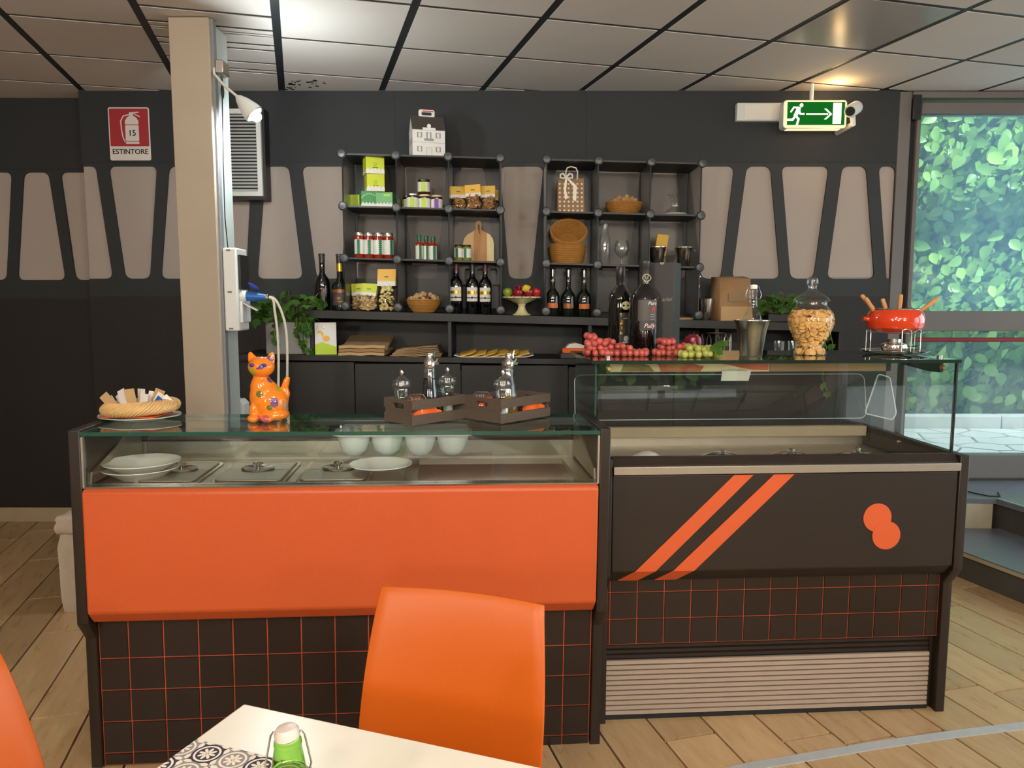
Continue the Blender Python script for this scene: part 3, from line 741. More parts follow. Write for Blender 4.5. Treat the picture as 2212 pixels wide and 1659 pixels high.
# ---------------------------------------------------------------- things on counter 1
p = on1(303, 906)
o = MB().lathe([(0, 0), (.07, 0), (.08, .004), (.128, .014), (.13, .017), (.078, .009), (0, .006)], 48, sx=1.02, sy=.86, mod=lambda a, z: 1 + (.02 * math.cos(8 * a) if z > .01 else 0)).build('saucer_plate', 'plate_white', loc=p)
tag(o, 'white wavy-rimmed plate under the wicker ring on the counter end', 'plate')
q = MB().prism([(-.09, -.07), (.085, -.085), (.09, .05), (-.07, .06)], .0175, .0195, 'xy').build('napkin', 'napkin_orange', loc=p + Vector((0, -.005, 0)))
tag(q, 'orange paper napkin between the white plate and wicker ring', 'napkin')
wr = thing('wicker_ring', 'pale woven wicker ring lying on a plate with sugar sachets', 'basket', loc=p + Vector((.004, 0, .0425)))
for k in range(11):
    pts = []
    for i in range(72):
        a = 2 * PI * i / 72; g = 2 * PI * k / 11 + a * 5
        rr = .088 + .026 * math.cos(g); pts.append((rr * math.cos(a) * 1.06, rr * math.sin(a) * .95, .018 * math.sin(g) + .006 * math.cos(a)))
    MB().tube(pts, .0056, 6, closed=True).build('strand', 'wicker_pale', wr)
rnd = random.Random(4)
for k in range(13):
    m = 'paper_blue' if k == 11 else ('paper', 'kraft_light', 'paper', 'sign_white')[k % 4]
    a = -1.1 + 2.2 * k / 12
    Mx = T(p.x + .07 * math.sin(a) + .0, p.y - .01 + rnd.uniform(-.025, .03), p.z + .03) @ R(rnd.uniform(-.5, .5)) @ R(a * .75, 'Y') @ R(rnd.uniform(-.25, .1), 'X')
    o = MB().box(-.016, .016, -.001, .001, 0, .062 + rnd.uniform(-.006, .016)).build('sugar_sachet', m, M=Mx)
    tag(o, 'blue and white sugar sachet standing at the right of the ring' if k == 11 else 'paper sugar sachet stuck upright in the middle of the wicker ring', 'sachet', None if k == 11 else 'sugar sachets in the wicker ring')
# cat figurine
m, nt, out = newmat('cat_glaze'); bs = nd(nt, 'BsdfPrincipled'); nt.links.new(bs.outputs[0], out.inputs[0])
tc = nd(nt, 'TexCoord').outputs['Object']; vo = nd(nt, 'TexVoronoi'); vo.inputs['Scale'].default_value = 30; nt.links.new(tc, vo.inputs['Vector'])
sx = nd(nt, 'SeparateColor'); nt.links.new(vo.outputs['Color'], sx.inputs[0])
rp = nd(nt, 'ValToRGB'); rp.color_ramp.interpolation = 'CONSTANT'; el = rp.color_ramp.elements
cols = ['#1f1f86', '#e8720e', '#7fa51e', '#e8780e', '#b3335a', '#ef8a1a', '#1d1d70', '#e8720e', '#2f5a1c', '#f0b890', '#e8720e', '#8f98a2']
el[0].color = lin(cols[0]); el[1].position = 1 / 12; el[1].color = lin(cols[1])
for i in range(2, 12): e = el.new(i / 12); e.color = lin(cols[i])
nt.links.new(sx.outputs[0], rp.inputs[0])
wav = nd(nt, 'TexWave', bands_direction='DIAGONAL'); nt.links.new(tc, wav.inputs['Vector']); wav.inputs['Scale'].default_value = 60
msk = mth(nt, 'LESS_THAN', vo.outputs['Distance'], .36)
cc = mixc(nt, msk, lin('#ee7c12'), rp.outputs[0])
cc = mixc(nt, mth(nt, 'MULTIPLY', noise(nt, 60), .35), cc, lin('#f2a040'))
nt.links.new(cc, bs.inputs['Base Color']); bs.inputs['Roughness'].default_value = .1; bs.inputs['Coat Weight'].default_value = .6
p = on1(578, 908)
cat = thing('cat_figurine', 'glazed orange ceramic cat figurine with coloured flower patches on glass top', 'figurine', loc=p + Vector((0, 0, 0)))
S = 1.05
mb = MB()
for c, r in (((.010, 0, .058), (.058, .05, .056)), ((-.004, 0, .075), (.05, .046, .058)), ((-.014, -.002, .105), (.036, .036, .045)), ((-.016, -.004, .135), (.024, .024, .03)), ((-.01, -.012, .172), (.042, .036, .033)),
             ((-.032, -.036, .012), (.02, .024, .013)), ((.012, -.04, .012), (.02, .022, .013)), ((.03, .0, .02), (.04, .045, .02)), ((-.03, -.026, .035), (.018, .018, .03))):
    mb.ball(c, r, 20, 14)
mb.tube([(.048, .012, .06), (.058, .012, .085), (.055, .01, .105), (.062, .008, .125), (.068, .006, .14)], [.016, .014, .012, .011, .007], 12)
for sx_, h in ((-1, .0), (1, .0)):
    mb.lathe([(.017, -.006), (.014, .01), (.007, .026), (0, .031)], 12, M=T(-.01 + sx_ * .027, -.008, .192) @ R(sx_ * .35, 'Y'), sy=.6)
o = mb.build('body', 'cat_glaze', cat, M=Matrix.Scale(S, 4)); r = o.modifiers.new('r', 'REMESH'); r.mode = 'VOXEL'; r.voxel_size = .0028; r.use_smooth_shade = True
s = o.modifiers.new('s', 'SMOOTH'); s.factor = .5; s.iterations = 8
for sx_ in (-1, 1):
    MB().ball((-.01 + sx_ * .019, -.046, .18), (.008, .004, .006), 10, 7).build('eye', 'cee_blue_dark', cat, M=Matrix.Scale(S, 4))
MB().ball((-.01, -.049, .17), (.004, .003, .003), 8, 6).build('nose', 'label_bronze', cat, M=Matrix.Scale(S, 4))
# crates of condiments
def crate(pf, pl, pr, label):
    A, Bv, Cv = on1(*pf), on1(*pl), on1(*pr)
    L, Wd = (Cv - A).length * .975, (Bv - A).length
    ex = (Cv - A).normalized(); rz = math.atan2(ex.y, ex.x)
    t = thing('condiment_crate', label, 'crate', loc=A, rz=rz, group='wooden condiment crates')
    H = .083; th = .008
    hole = roundpoly([(-.028, -.008), (.028, -.008), (.028, .01), (-.028, .01)], .012)
    for x in (0, L - th):
        w = Wd
        lo = MB().box(x, x + th, .0, w, .004, H * .52).build('end_board', 'crate_wood', t)
        up = curvefill('end_board', [[(-w/2, 0), (w/2, 0), (w/2, H * .47), (-w/2, H * .47)], [(a, b + H * .2) for a, b in hole]], th / 2, 'crate_wood', T(x + th/2, w/2, H * .525) @ R(PI / 2, 'Z') @ XZ, t)
    for y in (-.006, Wd):
        MB().box(-.001, L + .001, y, y + .006, .002, .034).build('side_slat', 'crate_wood', t, bev=.001)
        MB().box(-.001, L + .001, y, y + .006, .052, H).build('side_slat', 'crate_wood', t, bev=.001)
    for k in range(3):
        MB().box(th, L - th, .002 + k * Wd / 3, (k + 1) * Wd / 3 - .004, .002, .007).build('base_slat', 'crate_wood', t)
    return t, L, Wd, rz, A
def local(A, rz, x, y, z=.0075): return A + Matrix.Rotation(rz, 3, 'Z') @ Vector((x, y, z))
def mill(loc, fill, label):
    t = thing('pepper_mill' if fill == 'pepper' else 'salt_mill', label, 'mill', loc=loc, group='clear acrylic mills')
    Z = Matrix.Diagonal((1.08, 1.08, 1.22, 1))
    MB().lathe([(0, 0), (.022, 0), (.023, .01), (.019, .03), (.019, .06), (.024, .078), (.022, .088), (0, .088)], 20, M=Z).build('body', 'crystal', t)
    MB().lathe([(0, .004), (.0165, .004), (.0155, .03), (.0155, .056 if fill == 'pepper' else .05), (0, .056)], 16, M=Z).build('filling', fill, t)
    MB().lathe([(.0, .0885), (.026, .0885), (.03, .096), (.027, .108), (.012, .117), (.008, .122), (0, .122)], 22, M=Z).build('cap', 'crystal', t)
    MB().lathe([(0, .1222), (.004, .1222), (.007, .13), (.004, .137), (0, .138)], 12, M=Z).build('knob', 'chrome', t)
def oilbottle(loc, fill, lvl, spout, label, neck):
    t = thing('oil_bottle', label, 'bottle', loc=loc, group='oil and vinegar bottles')
    t.scale = (1.05, 1.05, 1.1)
    MB().lathe([(0, 0), (.033, 0), (.035, .006), (.031, .06), (.022, .12), (.0175, .14), (.0195, .142), (.0195, .152), (.0175, .156)], 24).build('body', 'clear', t)
    MB().lathe([(0, .004), (.031, .004), (.0295, .05), (.021 + (.01 * (1 - lvl)), .004 + .125 * lvl), (0, .004 + .125 * lvl)], 20).build('contents', fill, t)
    if spout:
        MB().lathe([(0, .157), (.017, .157), (.018, .16), (.017, .178), (.012, .184), (.0105, .2), (.0, .2)], 18).build('pourer', 'chrome', t)
        f = MB().tube([(.014, 0, .172), (.022, 0, .176), (.026, 0, .186)], [.003, .003, .002], 8).box(.013, .03, -.006, .006, .165, .173).build('flap', 'chrome', t)
        MB().add([(.012, -.005, .196), (.012, .005, .196), (.019, 0, .212), (.015, -.004, .182), (.015, .004, .182)], [(0, 1, 2), (0, 3, 2), (1, 2, 4), (3, 4, 2), (0, 1, 4, 3)]).build('lever', 'chrome', t)
    else:
        MB().lathe([(0, .157), (.02, .157), (.0205, .162), (.02, .172), (0, .173)], 20).build('screw_cap', 'steel', t)
def clipjar(loc, label):
    t = thing('clip_jar', label, 'jar', loc=loc, group='small clip jars')
    MB().lathe([(0, 0), (.028, 0), (.031, .004), (.031, .05), (.027, .06), (.027, .0655)], 22).build('body', 'clear', t)
    MB().lathe([(.0275, .0657), (.03, .0657), (.03, .0715), (.0275, .0715)], 22).build('seal', 'napkin_orange', t)
    MB().lathe([(0, .0717), (.029, .0717), (.029, .078), (.024, .083), (0, .083)], 22).build('lid', 'clear', t)
    MB().tube([(-.032, 0, .045), (-.033, 0, .07), (-.02, 0, .088), (.02, 0, .088), (.033, 0, .07), (.032, 0, .045)], .0013, 6).build('clip', 'wire_metal', t)
def napk(M, w, h, label):
    mb = MB(); n = 8; vs = []; fs = []
    for i in range(n + 1):
        for j, z in enumerate((0, h)):
            x = -w/2 + w * i / n; k = (.6 + .4 * math.sin(PI * i / n)) if j else 0
            vs += [(x, .004 * math.sin(i * 1.3), z * (k or 1)), (x, .004 * math.sin(i * 1.3) + .012, z * (k or 1))]
    for i in range(n):
        a, b = i * 4, i * 4 + 4
        fs += [(a, b, b + 2, a + 2), (a + 1, a + 3, b + 3, b + 1), (a + 2, b + 2, b + 3, a + 3), (a, a + 1, b + 1, b)]
    fs += [(0, 2, 3, 1), (n * 4, n * 4 + 1, n * 4 + 3, n * 4 + 2)]
    tag(mb.add(vs, fs).build('napkin', 'napkin_orange', M=M), label, 'napkin')
t, L, Wd, rz, A = crate((889, 921), (832, 911), (1008, 904), 'dark wooden condiment crate holding pepper mill and vinegar bottle')
mill(local(A, rz, .035, Wd - .045), 'pepper', 'clear mill with black peppercorns in the crate beside the cat')
clipjar(local(A, rz, .055, .036), 'small clip jar with orange seal in the crate holding the black pepper')
oilbottle(local(A, rz, .125, .05), 'vinegar', .98, True, 'tall bottle of dark vinegar with metal pourer in a crate', 0)
oilbottle(local(A, rz, .165, .095), 'olive_green', .05, False, 'nearly empty bottle with screw cap behind the dark vinegar bottle', 0)
mill(local(A, rz, L - .036, .05), 'salt', 'clear salt mill at the end of the crate holding dark vinegar')
napk(T(*local(A, rz, .075, .006, .01)) @ R(rz), .12, .045, 'orange napkin behind the slats of the crate with black pepper')
t, L, Wd, rz, A = crate((1080, 917), (1017, 903), (1188, 900), 'dark wooden condiment crate holding salt mill and oil bottles, second from the cat')
clipjar(local(A, rz, .036, Wd - .05), 'small clip jar with orange seal in the crate holding golden oil')
mill(local(A, rz, .05, .034), 'salt', 'clear salt mill in front of the golden oil bottle')
oilbottle(local(A, rz, .105, .058), 'oil', .38, True, 'bottle of golden oil with metal pourer in a wooden crate', 0)
oilbottle(local(A, rz, .145, .1), 'oil', .5, False, 'bottle of oil with screw cap behind the golden oil pourer', 0)
napk(T(*local(A, rz, L - .07, .006, .01)) @ R(rz), .1, .05, 'orange napkin behind the slats of the crate with golden oil')
napk(T(*local(A, rz, .026, Wd * .6, .02)) @ R(rz + PI / 2), .03, .042, 'orange napkin seen through the handle hole of the second crate')
# ---------------------------------------------------------------- counter 2 (black front, orange stripes)
M2 = T(.303, 2.556, 0) @ R(math.radians(3.9)) @ R(.0025, 'Y')
W2 = 1.29
c2 = thing('display_counter', 'tall black refrigerated display counter with orange stripes, circles and glass front', 'counter', M=M2)
zt = hit(2101, 984, 0, 1, M2).z; zl_f = hit(1700, 981, .05, 1, M2).z
ep2 = [(.05, 0), (.70, 0), (.70, zt), (0, zt), (0, .56), (.05, .495)]
for x in (0, W2 - .034): MB().prism(ep2, x, x + .034, 'yz').build('end_panel', 'brown_black', c2, bev=.003)
zs0 = hit(1700, 1021, -.012, 1, M2).z; zs1 = hit(1700, 1009, -.012, 1, M2).z
MB().prism([(.004, zs0 - .006), (.004, .575), (.045, .53), (.06, .53), (.06, zs0 - .006)], .036, W2 - .036, 'yz').build('front_panel', 'brown_black', c2, bev=.004)
MB().box(.036, W2 - .036, -.010, .03, zs0 - .003, zs1 + .006).build('bumper_strip', 'steel_soft', c2, bev=.002)
MB().prism([(.004, zs1 + .0065), (.05, zs1 + .0065), (.05, zl_f), (.03, zl_f)], .036, W2 - .036, 'yz').build('front_ledge', 'brown_black', c2, bev=.002)
# decals: two slanted stripes that fold round the lower chamfer, two circles
def fpt(px, py): q = hit(px, py, .004, 1, M2); return (q.x, q.z)
zc = .5755
for A in (((1586, 1025), (1628, 1025), (1416, 1222), (1372, 1222)), ((1672, 1025), (1716, 1025), (1500, 1222), (1454, 1222))):
    P = [fpt(*q) for q in A]
    P[2] = (P[2][0], zc); P[3] = (P[3][0], zc); P[0] = (P[0][0], zs0 - .009); P[1] = (P[1][0], zs0 - .009)
    mb = MB().prism(P, .0022, .0036, 'xz')
    dx = -.052
    vs = [(P[3][0], .0024, zc), (P[2][0], .0024, zc), (P[2][0] + dx, .0438, .5295), (P[3][0] + dx, .0438, .5295)]
    vs += [(a, b + .001, c + .001) for a, b, c in vs]
    mb.add(vs, [(0, 3, 2, 1), (4, 5, 6, 7), (0, 1, 5, 4), (1, 2, 6, 5), (2, 3, 7, 6), (3, 0, 4, 7)])
    mb.build('stripe', 'orange_decal', c2)
for i, (a, b) in enumerate(((1895, 1118), (1914, 1156))):
    q = fpt(a, b); r = .0505
    MB().prism([(q[0] + r * math.cos(2 * PI * k / 48), q[1] + r * math.sin(2 * PI * k / 48)) for k in range(48)], .0022 - i * .0004, .0036 - i * .0002, 'xz').build('circle', 'orange_decal', c2)
# tiled band and louvred vent
ztl = hit(1312, 1281, .066, 1, M2).z; szl = ztl - hit(1312, 1339, .066, 1, M2).z; zbt = hit(1310, 1394, .066, 1, M2).z
tb = MB().box(.036, W2 - .036, .0695, .09, zbt, .5295).build('tiled_base', 'grout_orange', c2)
x0 = hit(1434, 1340, .066, 1, M2).x; x1 = hit(2000, 1315, .066, 1, M2).x; sp = (x1 - x0) / 10
tiles(tb, .037, W2 - .037, zbt + .001, .529, [x0 + sp * k for k in range(-4, 14)], [ztl, ztl - szl], .0658, .0694, .0012)
vx1 = hit(2005, 1450, .08, 1, M2).x
MB().box(.036, vx1, .1, .12, .0, zbt - .002).build('vent_back', 'dark_rubber', c2)
MB().box(vx1 + .003, W2 - .035, .088, .11, .0, zbt - .001).build('vent_side', 'brown_black', c2)
ns = 14; hz = (zbt - .004 - .018) / ns
sl_ = MB().prism([(.078, .0), (.09, .0), (.09, hz * .7), (.0795, hz * .7)], .037, vx1, 'yz').mesh('slat', 'louvre')
MB().box(.036, vx1, .076, .1, .0, .017).build('kick_strip', 'dark_rubber', c2)
sl2 = MB().prism([(.088, .0), (.092, .0), (.098, hz * .9), (.088, hz * .6)], .037, vx1, 'yz').mesh('slat', 'brown_black')  # dark copy for the top slats, shade put into their colour
for k in range(ns): link('slat', sl2 if k >= ns - 3 else sl_, c2, T(0, 0, .018 + k * hz))
MB().box(.04, W2 - .04, .13, .69, .03, .86).build('cabinet_body', 'cab_black', c2)
# glass superstructure
ZG = 1.300
panebox('front_glass', -.01, W2 - .036, .052, .058, zl_f - .03, ZG - .0125, c2, 'y', 'pane', 'pane_edge_dark')
MB().box(W2 - .0358, W2 - .030, .05, .062, zl_f, ZG - .013).build('edge_seal', 'dark_rubber', c2)
qa, qb = hit(1560, 801, .359, 1, M2), hit(1622, 822, .359, 1, M2)
MB().add([(qa.x, .359, qa.z), (qb.x, .359, qa.z), (qb.x - .012, .352, qb.z), (qa.x - .006, .352, qb.z), (qa.x, .3596, qa.z), (qb.x, .3596, qa.z), (qb.x - .012, .3526, qb.z), (qa.x - .006, .3526, qb.z)], [(0, 3, 2, 1), (4, 5, 6, 7), (0, 1, 5, 4), (1, 2, 6, 5), (2, 3, 7, 6), (3, 0, 4, 7)]).build('paper_tag', 'paper', c2)
panebox('side_glass', -.02, -.014, .06, .50, 1.11, ZG - .0125, c2, 'x', 'pane_green', 'pane_edge')
tg2 = panebox('top_glass', -.035, W2 - .03, .035, .545, ZG - .012, ZG, c2, 'z', 'pane_green', 'pane_edge_dark')
xl0, xl1 = hit(1305, 790, .36, 1, M2).x, hit(1925, 790, .36, 1, M2).x; xm = hit(1662, 790, .36, 1, M2).x
zl0, zl1 = hit(1500, 803, .36, 1, M2).z, hit(1500, 780, .36, 1, M2).z
zl1 = min(zl1, ZG - .0125)
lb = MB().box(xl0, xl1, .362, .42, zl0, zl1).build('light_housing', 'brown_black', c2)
ps = MB().box(xl0, xm, .3605, .3618, zl0, zl1).build('reflection_strip', 'reflected_cream', c2)  # posters mirrored in the housing front, painted as flat colour
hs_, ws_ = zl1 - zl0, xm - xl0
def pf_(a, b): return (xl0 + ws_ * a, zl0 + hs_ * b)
for m_, P in (('reflected_red', [(.34, .02), (.58, .02), (.6, .5), (.47, .98), (.3, .98), (.33, .5)]), ('reflected_red', [(.6, .98), (.7, .8), (.8, .45), (.9, .15), (.995, .12), (.995, .98)]), ('reflected_brown', [(.1, .05), (.3, .05), (.27, .6), (.2, .95), (.12, .9)]), ('reflected_grey', [(.68, .02), (.88, .02), (.84, .2), (.76, .3)])):
    MB().prism([pf_(*q) for q in P], .3588, .3603, 'xz').build('print', m_, ps)  # shapes of the mirrored posters, painted on the strip
MB().box(xm + .002, xl1 - .02, .3605, .3618, zl0, zl1).build('brown_strip', 'kraft_grey', c2)  # brownish reflection on the rest of the housing, painted too
for x, s in ((W2 - .085, 1), (.02, -1)):
    MB().prism([(.07, ZG - .0125), (.07, ZG - .048), (.14, ZG - .05), (.42, ZG - .03), (.42, ZG - .0125)], x, x + .014, 'yz').build('shelf_bracket', 'black_plastic', c2, bev=.002)
    MB().lathe([(0, 0), (.009, 0), (.009, .012), (.006, .016), (0, .016)], 14, M=T(x + .007, .0695, ZG - .03) @ R(PI / 2, 'X')).build('bolt', 'brass', c2)
    MB().lathe([(0, 0), (.009, 0), (.009, .012), (0, .013)], 14, M=T(x + .007, .085, ZG)).build('bolt', 'steel', c2)
# leaning clear rear screen with its bracket, rear rail, well
xa, xb = hit(1246, 880, .58, 1, M2).x, hit(1884, 880, .58, 1, M2).x
zA, zB = hit(1500, 906, .62, 1, M2).z, hit(1500, 812, .56, 1, M2).z
rp_ = rrect(xa, xb, 0, zB - zA, .03, 6)
Ms = T(0, .62, zA) @ R(-.2, 'X') @ XZ
curvefill('rear_screen', [rp_], .0015, 'pane', Ms, c2)
MB().tube([(a, b, 0) for a, b in rp_], .0016, 6, closed=True).build('screen_edge', 'acrylic_edge', c2, M=Ms)
tri = [hit(1897, 808, .5, 1, M2), hit(1922, 815, .5, 1, M2), hit(1936, 893, .5, 1, M2), hit(1928, 907, .5, 1, M2), hit(1868, 893, .5, 1, M2)]
tri = roundpoly([(q.x, q.z) for q in tri], .012)
curvefill('screen_bracket', [tri], .003, 'pane', T(0, .5, 0) @ XZ, c2)
MB().tube([(a, .5, b) for a, b in tri], .0028, 6, closed=True).build('bracket_edge', 'acrylic_edge', c2)
zr0, zr1 = hit(1600, 944, .62, 1, M2).z, hit(1600, 922, .62, 1, M2).z
xr0, xr1 = hit(1310, 930, .62, 1, M2).x, hit(1872, 930, .62, 1, M2).x
MB().box(.036, xr1, .618, .65, zr0, zr1).build('rear_rail', 'skirting', c2, bev=.003)
MB().box(.036, W2 - .036, .65, .66, .86, zr0 + .02).build('well_back', 'steel_soft', c2)
WD = .89
MB().box(.036, W2 - .036, .062, .65, WD - .03, WD).build('well_deck', 'steel_soft', c2)
MB().box(xr1 + .004, W2 - .035, .60, .655, zr0 - .02, zr1 + .07).build('rear_post', 'black_plastic', c2)
q = hit(1944, 950, W2 - .034, 0, M2)
MB().lathe([(0, 0), (.008, 0), (.007, .008), (0, .009)], 14, M=T(W2 - .0342, q.y, zt - .02) @ R(-PI / 2, 'Y')).build('rivet', 'steel', c2)
for px, lab in ((1515, 'steel pan with domed lid in the display well, first from the white cloth'), (1655, 'steel pan with domed lid in the middle of the display well'), (1790, 'steel pan with domed lid in the display well below the candy jar')):
    x = hit(px, 975, WD, 2, M2).x
    o = thing('domed_pan', lab, 'pan', M=M2 @ T(x, .26, WD + .001))
    MB().lathe([(0, 0), (.085, 0), (.09, .006), (.085, .012)], 28).build('rim', 'steel', o)
    MB().lathe([(.084, .0122), (.075, .03), (.04, .043), (0, .046)], 28).build('dome', 'chrome', o)
    MB().lathe([(0, .0465), (.006, .0465), (.01, .056), (0, .06)], 12).build('knob', 'chrome', o)
x = hit(1360, 975, WD, 2, M2).x
mb = MB(); vs = []; fs = []; n = 10
for i in range(n + 1):
    for j in range(n + 1):
        a, b = i / n - .5, j / n - .5
        vs.append((a * .2, b * .2, .055 * max(0, math.cos(a * PI)) * max(0, math.cos(b * PI)) * (1 + .2 * math.sin(7 * a + 3 * b)) + .002))
for i in range(n):
    for j in range(n): k = i * (n + 1) + j; fs.append((k, k + n + 1, k + n + 2, k + 1))
o = mb.add(vs, fs).build('folded_cloth', 'white_matte', M=M2 @ T(x - .02, .2, WD + .001)); s = o.modifiers.new('s', 'SOLIDIFY'); s.thickness = .004; s.offset = 1
tag(o, 'white cloth heaped in the left corner of the display well', 'cloth')
def on2(px, py, z=ZG + .0004): return M2 @ hit(px, py, z, 2, M2)
# ---------------------------------------------------------------- on counter 2: bottles, box, fruit, bucket, jar, fondue
def arclabel(name, par, r, z0, z1, half, m, off=0, t=.0006): return MB().arc(r + .0003, z0, z1, off - half, off + half, 12, t).build(name, m, par)
b1 = thing('wine_bottle', 'dark wine bottle with oval gold seal and black label on glass counter', 'bottle', loc=on2(1338, 757), rz=.1)
MB().lathe([(0, 0), (.044, 0), (.047, .004), (.047, .205), (.044, .222), (.03, .245), (.0175, .258), (.0165, .262)], 32).build('body', 'wine_glass_dark', b1)
MB().lathe([(.0163, .2625), (.0168, .285), (.0185, .2875), (.0185, .333), (.0165, .3365), (0, .337)], 24).build('capsule', 'capsule_black', b1)
lb_ = arclabel('label', b1, .047, .028, .153, .52, 'label_dark', .25)
oval = MB()
vs = [((.0476) * math.sin(.28 + .4 * math.cos(a)), -.0476 * math.cos(.28 + .4 * math.cos(a)), .181 + .017 * math.sin(a)) for a in [2 * PI * k / 24 for k in range(24)]]
oval.add(vs + [(0.0476 * math.sin(.28), -.0476 * math.cos(.28), .181)], [(k, (k + 1) % 24, 24) for k in range(24)]).build('seal', 'cream_enamel', b1)
text('Tenuta', .017, 'gold_foil', b1, T(0, 0, .143) @ R(.25), wrap=.0485)
MB().arc(.048, .128, .133, .05, .5, 8).build('label_band', 'grey_ink', b1)
rnd = random.Random(8); mb = MB()
for k in range(16):
    a = -.22 + abs(rnd.gauss(0, .13)); z = .06 + rnd.random() * .066
    mb.arc(.048, z, z + rnd.uniform(.005, .012), a, a + rnd.uniform(.05, .12), 3)
mb.build('gold_print', 'gold_foil', b1)
vs = [((.0483) * math.sin(.33 + .23 * math.cos(a)), -.0483 * math.cos(.33 + .23 * math.cos(a)), .05 + .0115 * math.sin(a)) for a in [2 * PI * k / 20 for k in range(20)]]
MB().add(vs + [(.0483 * math.sin(.33), -.0483 * math.cos(.33), .05)], [(k, (k + 1) % 20, 20) for k in range(20)]).build('stamp', 'label_white', b1)
MB().arc(.048, .032, .038, .02, .55, 8).build('label_band', 'label_white', b1)
b2 = thing('magnum_bottle', 'large dark wine bottle with bronze label and red script on glass counter', 'bottle', loc=on2(1389, 764), rz=.05)
MB().lathe([(0, 0), (.05, 0), (.0535, .005), (.0535, .196), (.05, .218), (.036, .242), (.021, .256), (.0185, .262)], 36).build('body', 'wine_glass_dark', b2)
MB().lathe([(.0185, .2625), (.019, .29), (.019, .325), (.0205, .3275), (.0205, .347), (.018, .349), (0, .349)], 26).build('capsule', 'capsule_black', b2)
arclabel('label', b2, .0535, .125, .203, .72, 'label_bronze', .1); arclabel('lower_label', b2, .0535, .092, .1245, .62, 'label_dark', .12)
text('Puro', .02, 'label_white', b2, T(0, 0, .19) @ R(.4), wrap=.0548, shear=.3); text('ff', .034, 'red_ink', b2, T(0, 0, .165) @ R(.42), wrap=.0548, shear=.3)
text('Puffy', .023, 'label_white', b2, T(0, 0, .107) @ R(.2), wrap=.0548, shear=.35)
text('ff', .023, 'red_ink', b2, T(0, 0, .107) @ R(.27), wrap=.0552, shear=.35)
for z in (.148, .14, .13): MB().arc(.0542, z, z + .002, .25, .6, 6).build('label_line', 'grey_ink', b2)
MB().tube([(.0155 * math.cos(a) + .004, -.0215, .285 + .0125 * math.sin(a)) for a in [2 * PI * k / 24 for k in range(24)]], .0012, 6, closed=True).tube([(-.003, -.0215, .292), (.003, -.0215, .278), (.01, -.0215, .292)], .0012, 6).tube([(-.002, -.0225, .272), (.004, -.023, .262), (.01, -.0225, .272)], .0012, 6).build('neck_medal', 'cream_enamel', b2)
MB().box(-.036, -.03, -.004, .004, .243, .288).build('neck_tag', 'label_white', b2, M=R(.12, 'Y'))
q = on2(1432, 762)
gb = thing('gift_box', 'tall dark wine gift box with thin red and grey script behind the grapes', 'box', loc=q + Vector((0, .035, 0)), rz=-.42)
MB().box(-.058, .058, -.058, .058, 0, .345).build('carton', 'giftbox', gb, bev=.002)
text('Pu      arini', .022, 'grey_ink', gb, T(.0, -.0585, .205), shear=.35); text('ff', .026, 'red_ink', gb, T(-.012, -.0587, .205), shear=.35)
MB().prism([(.01 + .009 * math.cos(a), .345 - .009 * math.sin(a)) for a in [PI * k / 10 for k in range(11)]], -.0588, -.0582, 'xz').build('thumb_notch', 'grey_ink', gb)
gme = {}
for m, r in (('grape_pink', .0118), ('grape_dark', .0105), ('grape_green', .0125)):
    gme[m] = MB().ball((0, 0, 0), (r, r, r * 1.06), 14, 9).mesh('grape', m)
def cluster(name, label, m, base, heights, depth, r, seed, leaf=False):
    """heights: list of (dx, height) giving the outline of the bunch; berries are packed on a jittered grid inside"""
    rnd = random.Random(seed); t = thing(name, label, 'grapes', loc=base)
    xs0, xs1 = heights[0][0], heights[-1][0]; st = r * 1.75; x = xs0; pts = []
    while x <= xs1:
        for (xa, ha), (xb, hb) in zip(heights, heights[1:]):
            if xa <= x <= xb: h = ha + (hb - ha) * (x - xa) / (xb - xa + 1e-9)
        z = r
        row = 0
        while z <= max(h - r, r):
            y = -depth * (1 - .35 * (z / (h + .01))) / 2 + (row % 2) * st / 2
            while y <= depth / 2 * (1 - .35 * z / (h + .01)):
                pts.append((x + rnd.uniform(-.006, .006), y + rnd.uniform(-.005, .005), max(r, z + rnd.uniform(-.005, .005)))); y += st
            z += st * .92; row += 1
        x += st
    for p_ in pts:
        link('grape', gme[m], t, T(*p_) @ R(rnd.random() * 3, 'X' if p_[2] > 2 * r else 'Z') @ Matrix.Scale(rnd.uniform(.92, 1.1), 4))
    MB().tube([(xs0, 0, heights[0][1] * .5), ((xs0 + xs1) / 2, .0, heights[0][1] * .45), (xs1, 0, r)], .0022, 6).build('stem', 'stem', t)
    return t
def w2(px): return on2(px, 768)
cl = lambda p0, arr: [((w2(a).x - w2(p0).x), h) for a, h in arr]
cluster('grape_bunch', 'long bunch of pink grapes trailing down the glass counter beside the bottles', 'grape_pink', w2(1300), cl(1300, [(1270, .088), (1290, .083), (1316, .066), (1345, .047), (1375, .036), (1395, .026)]), .085, .0118, 1)
cluster('grape_bunch', 'rounded bunch of pink grapes between the gift box and green grapes', 'grape_pink', w2(1445), cl(1445, [(1416, .04), (1432, .075), (1446, .078), (1464, .06), (1482, .055)]), .085, .0118, 2)
gg = cluster('grape_bunch', 'bunch of green grapes with leaves beside the steel bucket', 'grape_green', on2(1508, 772), cl(1508, [(1478, .035), (1492, .068), (1512, .062), (1530, .064), (1544, .04)]), .07, .0125, 3)
